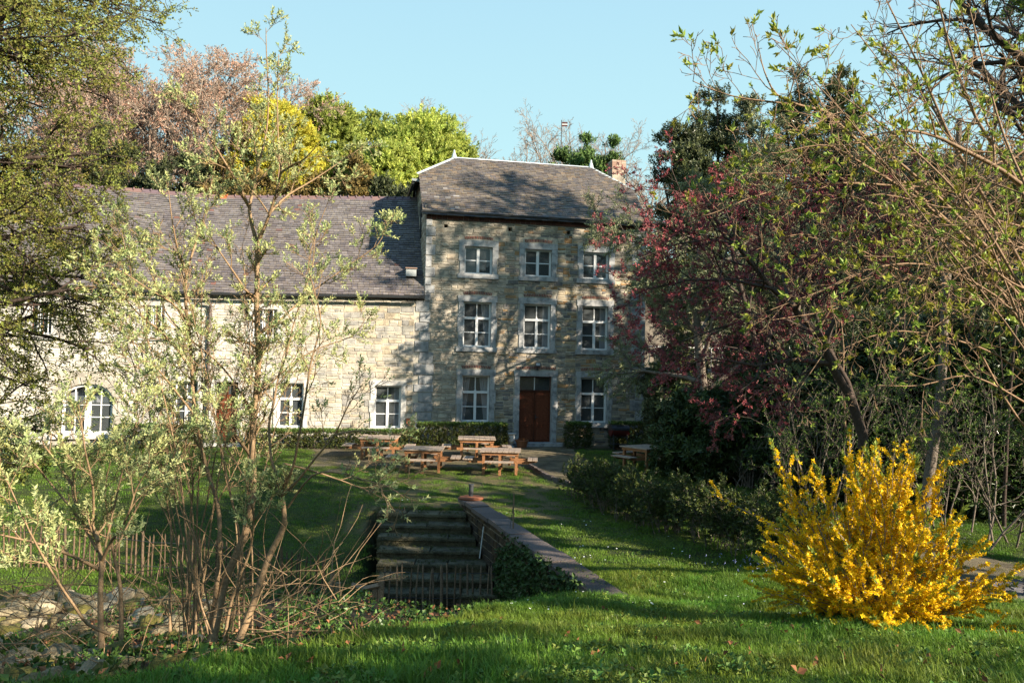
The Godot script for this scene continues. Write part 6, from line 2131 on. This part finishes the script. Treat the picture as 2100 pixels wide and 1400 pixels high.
func forsythia() -> void:
	var base := at(1792, 1262, 8.4)
	base.y = ground_y(base.x, base.z)
	var t := thing("forsythia_bush", "broad forsythia covered in bright yellow flowers", "shrub", base)
	var mb := MB.new()
	var cp := CP.new()
	var lp := CP.new()
	for k in 190:
		var az := R.randf() * TAU
		var out := pow(R.randf(), 0.6) * 1.0
		if k % 5 == 0: out *= 0.3
		var dir := Vector3(cos(az) * out, 1.0 - out * 0.45, sin(az) * out).normalized()
		var ln := R.randf_range(0.9, 1.65) * (1.25 if out < 0.35 else 0.84)
		var p := Vector3(cos(az) * 0.22 * R.randf(), -0.05, sin(az) * 0.22 * R.randf())
		var pts := PackedVector3Array([p])
		var rad := PackedFloat32Array([0.009])
		var d := dir
		for q in 9:
			d = (d + rand_dir() * 0.15 + Vector3(0, -0.012 - 0.02 * out, 0)).normalized()
			pts.append(pts[q] + d * ln / 9.0)
			rad.append(lerpf(0.009, 0.003, q / 9.0))
		mb.tube(pts, rad, 5, grey(R.randf_range(0.75, 1.1)))
		var n := int(ln * (30.0 if out < 0.35 and k % 2 == 0 else 55.0))
		for q in n:
			var f := lerpf(3.3, 8.99, pow(R.randf(), 0.85))
			var i := int(f)
			var o := pts[i].lerp(pts[i + 1], f - i)
			if o.y < 0.32 and R.randf() < 0.8:
				continue
			var dd := (rand_dir() + (pts[i + 1] - pts[i]).normalized() * 0.3).normalized()
			if f > 8.3 and R.randf() < 0.6:
				lp.along((pts[i + 1] - pts[i]).normalized() + dd * 0.4, R.randf() * TAU, R.randf_range(0.7, 1.2), o, Color(1, 1, 1) * R.randf_range(0.7, 1.1))
			else:
				cp.along(dd, R.randf() * TAU, R.randf_range(0.75, 1.25), o + dd * 0.012, Color(1, R.randf_range(0.86, 1.06), 1) * R.randf_range(0.8, 1.05))
		# short side shoots
		for q in 6:
			var i := R.randi_range(3, 8)
			var sd := ((pts[i + 1] - pts[i]).normalized() + rand_dir() * 0.7).normalized()
			var sl := R.randf_range(0.12, 0.34)
			mb.tube(PackedVector3Array([pts[i], pts[i] + sd * sl]), PackedFloat32Array([0.004, 0.002]), 4, Color.WHITE)
			for e in int(sl * 90.0):
				var dd := rand_dir()
				cp.along(dd, R.randf() * TAU, R.randf_range(0.75, 1.2), pts[i] + sd * sl * R.randf_range(0.2, 1.0), Color(1, R.randf_range(0.88, 1.06), 1) * R.randf_range(0.8, 1.05))
	put("stem", mb, M.bark_twig, t)
	var fm := MB.new()
	for k in 4:
		var a := TAU * k / 4.0
		var d := Vector3(cos(a), 0.55, sin(a)).normalized()
		var s := Vector3(-sin(a), 0, cos(a))
		fm.tri(Vector3.ZERO, d * 0.013 + s * 0.0075, d * 0.03, Color.WHITE)
		fm.tri(Vector3.ZERO, d * 0.03, d * 0.013 - s * 0.0075, Color.WHITE)
	scatter("blossom", cp, fm.mesh(), M.forsythia, t)
	scatter("leaves", lp, sprig("fleaf", 4, 0.04, 0.016, 0.03, 0.6), M.bud_leaf, t)
	var iv := CP.new()
	for k in 260:
		var a := R.randf() * TAU
		var r := sqrt(R.randf()) * 0.6
		var o := Vector3(base.x + cos(a) * r, 0, base.z + sin(a) * r * 0.7 + 0.1)
		o.y = ground_y(o.x, o.z) + R.randf_range(0.02, 0.14)
		iv.along((Vector3.UP + rand_dir() * 0.8).normalized(), R.randf() * TAU, R.randf_range(0.7, 1.3), o, Color(1, 1, 1) * R.randf_range(0.6, 1.1))
	tag(scatter("ivy", iv, sprig("ivy", 5, 0.06, 0.05, 0.04, 1.2), M.ivy_leaf), "dark ivy around the foot of the yellow forsythia", "ivy", "", "stuff")


func hedge_box(label: String, x0: float, x1: float, z0: float, z1: float, h: float) -> void:
	var c := house_frame * Vector3((x0 + x1) / 2.0, 0, (z0 + z1) / 2.0)
	var g := ground_y(c.x, c.z)
	var t := thing("clipped_hedge", label, "hedge", Vector3(c.x, g, c.z), YAW, "clipped hedges along the house front")
	var a := CP.new()
	var b := CP.new()
	var hx := (x1 - x0) / 2.0
	var hz := (z1 - z0) / 2.0
	var tl := {"tints": [Color(1, 1, 1), Color(0.75, 0.8, 0.75), Color(1.3, 1.1, 0.8), Color(1.2, 0.9, 0.6)]}
	for k in int((2.0 * hx + 2.0 * hz) * h * 330.0):
		var s := R.randf() * (2.0 * hx + 2.0 * hz)
		var p: Vector3
		var nn: Vector3
		if s < 2.0 * hx:
			p = Vector3(s - hx, 0, hz)
			nn = Vector3(0, 0, 1)
		else:
			var right := R.randf() < 0.5
			p = Vector3(hx if right else -hx, 0, s - 2.0 * hx - hz)
			nn = Vector3(1 if right else -1, 0, 0)
		p.y = R.randf_range(0.03, h)
		p -= nn * absf(R.randfn(0, 0.06))
		p += nn * 0.05 * N2.get_noise_3d(p.x * 40.0 + x0 * 9.0, p.y * 40.0, p.z * 40.0)
		a.along((nn + Vector3(0, 0.5, 0) + rand_dir() * 0.7).normalized(), R.randf() * TAU, R.randf_range(0.7, 1.25), p, tint_of(tl))
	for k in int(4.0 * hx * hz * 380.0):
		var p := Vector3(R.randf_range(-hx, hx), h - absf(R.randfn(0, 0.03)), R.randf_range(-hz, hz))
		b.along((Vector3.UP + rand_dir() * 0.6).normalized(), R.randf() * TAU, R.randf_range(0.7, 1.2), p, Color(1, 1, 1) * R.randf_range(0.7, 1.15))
	var mb := MB.new()
	for k in int(hx * 26.0):
		var x := R.randf_range(-hx, hx) * 0.96
		var z := R.randf_range(-hz, hz) * 0.85
		mb.tube(PackedVector3Array([Vector3(x, -0.05, z), Vector3(x + R.randfn(0, 0.08), h * 0.5, z + R.randfn(0, 0.05)), Vector3(x + R.randfn(0, 0.12), h * 0.95, z + R.randfn(0, 0.08))]), PackedFloat32Array([0.016, 0.012, 0.005]), 4, Color.WHITE)
	put("stem", mb, M.bark_grey, t)
	var sm := sprig("hedge", 8, 0.06, 0.036, 0.09, 0.9)
	scatter("foliage", a, sm, M.hedge_leaf, t)
	scatter("top_foliage", b, sm, M.hedge_top, t)  # brighter green than the sides: new growth, and the lit top put into colour


func hedges() -> void:
	hedge_box("tall clipped hedge between the tap and the urn, behind two picnic tables", -3.72, -0.36, 0.55, 1.2, 0.90)
	hedge_box("lower clipped hedge under the wing windows", -9.9, -3.74, 0.5, 1.15, 0.62)
	hedge_box("clipped hedge at the left end of the wing between arched window and plank door", -14.3, -11.7, 0.5, 1.2, 0.75)
	hedge_box("squat clipped hedge just right of the brown double door", 2.12, 3.0, 0.5, 1.25, 0.92)
	hedge_box("clipped hedge at the right corner of the house behind the barbecue", 3.95, 5.5, 0.45, 1.1, 0.95)
	# sparse untrimmed hedge along the path
	var line := [Vector2(1.95, -22.6), Vector2(2.35, -20.6), Vector2(3.0, -18.3), Vector2(3.75, -16.3), Vector2(4.7, -14.5), Vector2(5.4, -13.4)]
	var c := Curve2D.new()
	for p in line:
		c.add_point(p)
	var start := Vector3(1.95, ground_y(1.95, -22.6), -22.6)
	var t := thing("loose_hedge", "low loose hedge with small leaves along the gravel path", "hedge", start)
	var mb := MB.new()
	var cp := CP.new()
	var ln := c.get_baked_length()
	var P := {"n": [0, 6, 3], "seg": [4, 5, 3, 3], "wig": [0.1, 0.14, 0.2, 0.2], "up": [0, 0.03, 0.02, 0], "sides": [5, 4, 3, 3], "from": [0, 0.15, 0.15], "ang": [0.5, 0.65, 0.7], "len": [0.5, 0.5, 0.5], "rmin": 0.003, "leafy": 2, "leaf": 17.0, "size": 1.0, "loose": 0.8, "rise": 0.3, "tints": [Color(1, 1, 1), Color(0.75, 0.8, 0.7), Color(1.5, 1.4, 0.8)]}
	for k in 240:
		var s := R.randf() * ln
		var q := c.sample_baked(s) + Vector2(R.randfn(0, 0.2), R.randfn(0, 0.2))
		var h := lerpf(0.85, 1.0, s / ln) * R.randf_range(0.7, 1.15)
		if s > ln * 0.6 and R.randf() < 0.35:
			continue
		limb(mb, cp, Vector3(q.x, ground_y(q.x, q.y) - 0.03, q.y) - start, Vector3(R.randfn(0, 0.16), 1, R.randfn(0, 0.16)).normalized(), h, 0.011, 1, P)
	put("stem", mb, M.bark_grey, t)
	scatter("foliage", cp, sprig("loose", 6, 0.05, 0.026, 0.05, 0.9), M.hedge_leaf, t)


func wall_ivy() -> void:
	var cp := CP.new()
	for k in 1500:
		var s := R.randf_range(3.6, 8.6)
		var d := 20.3 - s * 0.96
		var top := lerpf(-0.9, -0.12, smoothstep(3.0, 5.5, s + R.randfn(0, 0.5)))
		var y := R.randf_range(-1.9, top)
		cp.along((Vector3(-1, 0.2, 0.4) + rand_dir() * 0.6).normalized(), R.randf() * TAU, R.randf_range(0.7, 1.4), Vector3(wall_x(d) + 0.02 - absf(R.randfn(0, 0.025)), y, -d), Color(1, 1, 1) * R.randf_range(0.6, 1.2))
	tag(scatter("wall_ivy", cp, sprig("ivy", 5, 0.06, 0.05, 0.04, 1.2), M.ivy_leaf), "dark ivy hanging over the near half of the retaining wall", "ivy", "", "stuff")
	var bank := CP.new()
	var dead := CP.new()
	for k in 9000:
		var x := R.randf_range(-5.5, 0.8)
		var d := R.randf_range(4.5, 14.0)
		var m := low_share(x, d)
		if m < 0.03 or (x > -1.5 and m > 0.8):
			continue
		if N1.get_noise_2d(x * 26.0, d * 26.0) < -0.12:
			continue
		var o := Vector3(x, ground_y(x, -d) + R.randf_range(0.01, 0.1), -d)
		if R.randf() < 0.62:
			bank.along((Vector3.UP + rand_dir() * 0.8).normalized(), R.randf() * TAU, R.randf_range(0.6, 1.2), o, Color(1.1, 1.2, 0.9) * R.randf_range(0.6, 1.3))
		else:
			dead.along((Vector3.UP + rand_dir() * 1.2).normalized(), R.randf() * TAU, R.randf_range(0.6, 1.1), o, Color(1, 1, 1) * R.randf_range(0.5, 1.3))
	tag(scatter("bank_undergrowth", bank, sprig("ivy", 5, 0.06, 0.05, 0.04, 1.2), M.ivy_leaf), "ivy and low weeds covering the bank below the pale shrubs", "undergrowth", "", "stuff")
	for k in 90:
		var d := R.randf_range(4.2, 9.5)
		var x := R.randf_range(-0.5, 0.62) * d
		if low_share(x, d) > 0.01:
			continue
		dead.along(rand_dir(), R.randf() * TAU, R.randf_range(0.5, 0.9), Vector3(x, ground_y(x, -d) + 0.06, -d), Color(1, 0.9, 0.8) * R.randf_range(0.5, 1.1))
	tag(scatter("fallen_leaves", dead, sprig("dead", 2, 0.085, 0.05, 0.02, 1.4), M.dead_leaf), "brown fallen leaves on the bank and scattered in the grass", "leaves", "", "stuff")


func tuft(key: int, blades: int, h: float, spread: float, w: float) -> ArrayMesh:
	var r := RandomNumberGenerator.new()
	r.seed = key
	var mb := MB.new()
	for k in blades:
		var az := r.randf() * TAU
		var b := Vector3(r.randfn(0, spread), -0.01, r.randfn(0, spread))
		var d := Vector3(cos(az), 0, sin(az))
		var s := Vector3(-d.z, 0, d.x) * w * r.randf_range(0.7, 1.3)
		var hh := h * r.randf_range(0.5, 1.25)
		var bend := hh * r.randf_range(0.1, 0.75)
		var m := b + Vector3(0, hh * 0.6, 0) + d * bend * 0.35
		var t := b + Vector3(0, hh * r.randf_range(0.8, 1.0), 0) + d * bend
		var c := grey(r.randf_range(0.75, 1.15))
		mb.quad(b - s, b + s, m + s * 0.75, m - s * 0.75, c)
		mb.tri(m - s * 0.75, m + s * 0.75, t, c)
	return mb.mesh()


func grass() -> void:
	var near := [CP.new(), CP.new(), CP.new()]
	var far := CP.new()
	var daisies := CP.new()
	for k in 36000:
		var d := 3.0 + 11.0 * pow(R.randf(), 0.8)
		var x := R.randf_range(-0.68, 0.70) * d
		var m := low_share(x, d)
		if m > 0.12 or cover(x, -d) != 0 or path_dist(x, d) < 1.15:
			continue
		var n := N1.get_noise_2d(x * 16.0 + 300.0, d * 16.0)
		var big := N1.get_noise_2d(x * 5.0 - 80.0, d * 5.0)
		var s := R.randf_range(0.65, 1.1) * (1.0 + 0.9 * n + 0.5 * big)
		s = maxf(s, 0.3)
		if R.randf() < 0.03:
			s *= 1.7
		var dry := R.randf() < 0.04
		var c := Color(1.5, 1.0, 1.6) if dry else Color(lerpf(0.8, 1.45, clampf(0.5 - big, 0, 1)), lerpf(0.85, 1.2, clampf(0.5 - n, 0, 1)), 0.9)
		var q := Basis(Vector3.UP, R.randf() * TAU)
		(near[k % 3] as CP).add(q.x * (0.7 + s * 0.4), Vector3(R.randfn(0, 0.12), s, R.randfn(0, 0.12)), q.z * (0.7 + s * 0.4), Vector3(x, ground_y(x, -d), -d), c * R.randf_range(0.8, 1.1))
	for k in 34000:
		var d := R.randf_range(12.0, 32.0)
		var x := R.randf_range(-0.72, 0.66) * d
		if cover(x, -d) != 0 or path_dist(x, d) < 1.1 or (x > wall_x(d) - 0.05 and x < wall_x(d) + 0.5 and d < 20.5 and d > 12.0):
			continue
		if local_of(Vector3(x, 0, -d)).z < 0.6:
			continue
		var q := Basis(Vector3.UP, R.randf() * TAU)
		var n := N1.get_noise_2d(x * 16.0 + 300.0, d * 16.0)
		var s := R.randf_range(0.6, 1.2) * (1.0 + n)
		far.add(q.x, Vector3(0, s, 0), q.z, Vector3(x, ground_y(x, -d), -d), Color(lerpf(0.9, 1.4, clampf(0.5 - n, 0, 1)), 1, 0.9) * R.randf_range(0.75, 1.1))
	for k in 900:
		var d := R.randf_range(9.0, 21.0)
		var x := R.randf_range(-0.3, 0.6) * d
		if cover(x, -d) != 0 or low_share(x, d) > 0.1:
			continue
		if N1.get_noise_2d(x * 12.0, d * 12.0 + 70.0) < 0.05:
			continue
		daisies.along((Vector3.UP + rand_dir() * 0.3).normalized(), 0.0, R.randf_range(0.8, 1.3), Vector3(x, ground_y(x, -d) + 0.06, -d), Color.WHITE)
	var weeds := CP.new()
	for k in 9000:
		var d := R.randf_range(3.6, 15.0)
		var x := R.randf_range(-0.6, 0.68) * d
		if cover(x, -d) != 0 or low_share(x, d) > 0.05 or N1.get_noise_2d(x * 18.0 - 40.0, d * 18.0) < 0.12:
			continue
		var s := R.randf_range(0.6, 1.3)
		weeds.along((Vector3.UP + rand_dir() * 0.35).normalized(), R.randf() * TAU, s, Vector3(x, ground_y(x, -d) + 0.02, -d), Color(R.randf_range(0.8, 1.5), 1.1, 0.9) * R.randf_range(0.7, 1.3))
	tag(scatter("lawn_weeds", weeds, sprig("clover", 7, 0.035, 0.028, 0.035, 1.3), M.hedge_top), "low clover and daisy leaves in patches of the lawn", "weeds", "", "stuff")
	var moss := CP.new()
	for k in 2600:
		var n := R.randi() % 7
		var d := 19.46 - n * 0.47 + R.randf_range(-0.02, 0.44)
		var x := R.randf_range(-3.0, wall_x(d))
		if N2.get_noise_2d(x * 30.0, d * 60.0) < 0.0:
			continue
		moss.along((Vector3.UP + rand_dir() * 0.7).normalized(), R.randf() * TAU, R.randf_range(0.4, 1.0), Vector3(x, -0.405 - n * 0.18 + 0.01, -d), Color(1.1, 1.0, 0.7) * R.randf_range(0.5, 1.2))
	tag(scatter("step_moss", moss, sprig("moss", 8, 0.03, 0.014, 0.03, 1.2), M.hedge_leaf), "moss and small weeds growing on the garden steps", "moss", "", "stuff")
	for k in 3:
		tag(scatter("grass", near[k], tuft(5 + k, 15, 0.085, 0.035, 0.0028), M.grass_blade), ["longish green grass on the near bank", "fine grass mixed into the near bank", "coarser grass tufts on the near bank"][k], "grass", "turf of the near bank", "stuff")
	tag(scatter("short_grass", far, tuft(11, 22, 0.05, 0.07, 0.005), M.grass_blade), "short green lawn grass towards the house", "grass", "", "stuff")
	var fm := MB.new()
	for k in 8:
		var a := TAU * k / 8.0
		fm.tri(Vector3.ZERO, Vector3(cos(a), 0.15, sin(a)) * 0.013, Vector3(cos(a + 0.75), 0.15, sin(a + 0.75)) * 0.013, Color.WHITE)
	tag(scatter("daisy_flowers", daisies, fm.mesh(), M.petal_white), "tiny white daisies dotted over the shaded lawn", "flowers", "", "stuff")
	var blue := CP.new()
	for k in 70:
		var p := Vector3(R.randfn(4.15, 0.35), 0, R.randfn(-13.6, 0.4))
		blue.along((Vector3.UP + rand_dir() * 0.6).normalized(), R.randf() * TAU, R.randf_range(0.7, 1.2), Vector3(p.x, ground_y(p.x, p.z) + R.randf_range(0.08, 0.2), p.z), Color.WHITE)
	tag(scatter("bluebell_flowers", blue, sprig("blue", 4, 0.022, 0.014, 0.03, 0.9), M.petal_blue), "a few pale blue flowers at the near end of the loose hedge", "flowers", "", "stuff")


func far_hill() -> void:
	var mb := MB.new()
	var nx := 60
	var rows := 12
	for k in rows + 1:
		for q in nx + 1:
			var x := 20.0 + q * 4.0
			var z := -75.0 - k * 10.0 + q * 0.7
			var s := sin(PI * 0.5 * k / rows)
			var y := 6.0 + s * (38.0 * smoothstep(0.0, 60.0, x - 18.0)) + N1.get_noise_2d(x * 0.8, z * 0.8) * 3.0
			mb.v.append(Vector3(x, y, z))
			mb.n.append(Vector3(0, 0.8, 0.6))
			mb.c.append(Color.WHITE)
	for k in rows:
		for q in nx:
			var s := k * (nx + 1) + q
			mb.i.append(s); mb.i.append(s + nx + 1); mb.i.append(s + 1)
			mb.i.append(s + 1); mb.i.append(s + nx + 1); mb.i.append(s + nx + 2)
	tag(put("hill", mb, M.hill_floor), "brown wooded hillside far off at the right", "", "", "structure")
	var cp := CP.new()
	for k in 9000:
		var q := R.randi() % (mb.v.size())
		var p := mb.v[q] + Vector3(R.randf_range(-3, 3), R.randf_range(-1.0, 3.5), R.randf_range(-3, 3))
		cp.along((Vector3.UP + rand_dir() * 0.7).normalized(), R.randf() * TAU, R.randf_range(4.0, 9.0), p, [Color(1, 1, 1), Color(0.7, 0.8, 0.6), Color(1.1, 0.95, 0.8)][R.randi() % 3] * 0.6)
	tag(scatter("distant_woods", cp, sprig("bud", 5, 0.16, 0.07, 0.25, 0.6), M.beech_bud), "bare brown woods covering the far hillside at the right", "woods", "", "stuff")


# ---------------------------------------------------------------- everything
func _ready() -> void:
	var cam := Camera3D.new()
	cam.name = "camera"
	cam.position = EYE
	cam.rotation = Vector3(PITCH, 0, ROLL)
	cam.fov = rad_to_deg(2.0 * atan(700.0 / 1700.0))
	cam.near = 0.1
	cam.far = 1200.0
	cam.current = true
	add_child(cam)
	var sky := ProceduralSkyMaterial.new()
	sky.sky_top_color = Color(0.272, 0.41, 0.58)
	sky.sky_horizon_color = Color(0.525, 0.638, 0.625)
	sky.sky_curve = 0.6
	sky.ground_bottom_color = Color(0.12, 0.12, 0.1)
	sky.ground_horizon_color = Color(0.5, 0.6, 0.62)
	sky.sun_angle_max = 20.0
	var env := Environment.new()
	env.background_mode = Environment.BG_SKY
	env.sky = Sky.new()
	env.sky.sky_material = sky
	env.background_energy_multiplier = 1.0
	env.tonemap_mode = Environment.TONE_MAPPER_LINEAR
	env.tonemap_exposure = 2.9
	env.sdfgi_enabled = true
	env.ssao_enabled = true
	env.ssil_enabled = true
	var we := WorldEnvironment.new()
	we.name = "world"
	we.environment = env
	add_child(we)
	var sun := DirectionalLight3D.new()
	sun.name = "sun"
	sun.light_energy = 1.6
	sun.light_color = Color(1.0, 0.945, 0.86)
	sun.light_angular_distance = 0.5
	sun.shadow_enabled = true
	add_child(sun)
	sun.look_at_from_position(Vector3.ZERO, Vector3(-0.78, -0.41, -0.475), Vector3.UP)
	R.seed = 20240411
	N1.seed = 7
	N1.frequency = 0.05
	N1.noise_type = FastNoiseLite.TYPE_SIMPLEX_SMOOTH
	N2.seed = 19
	N2.frequency = 0.05
	N2.noise_type = FastNoiseLite.TYPE_SIMPLEX_SMOOTH
	materials()
	var T := Time.get_ticks_msec()
	ground()
	drive()
	stairs()
	mill_house()
	long_wing()
	annex()
	far_hill()
	print("built ", Time.get_ticks_msec() - T)
	tables()
	door_things()
	fences()
	rubble_bank()
	flag_mast()
	print("things ", Time.get_ticks_msec() - T)
	hedges()
	background()
	print("background ", Time.get_ticks_msec() - T)
	right_woods()
	red_tree()
	print("right ", Time.get_ticks_msec() - T)
	left_shrubs()
	left_edge_tree()
	right_shrub()
	shade_trees()
	wood_behind()
	forsythia()
	print("shrubs ", Time.get_ticks_msec() - T)
	wall_ivy()
	grass()
	print("all ", Time.get_ticks_msec() - T)
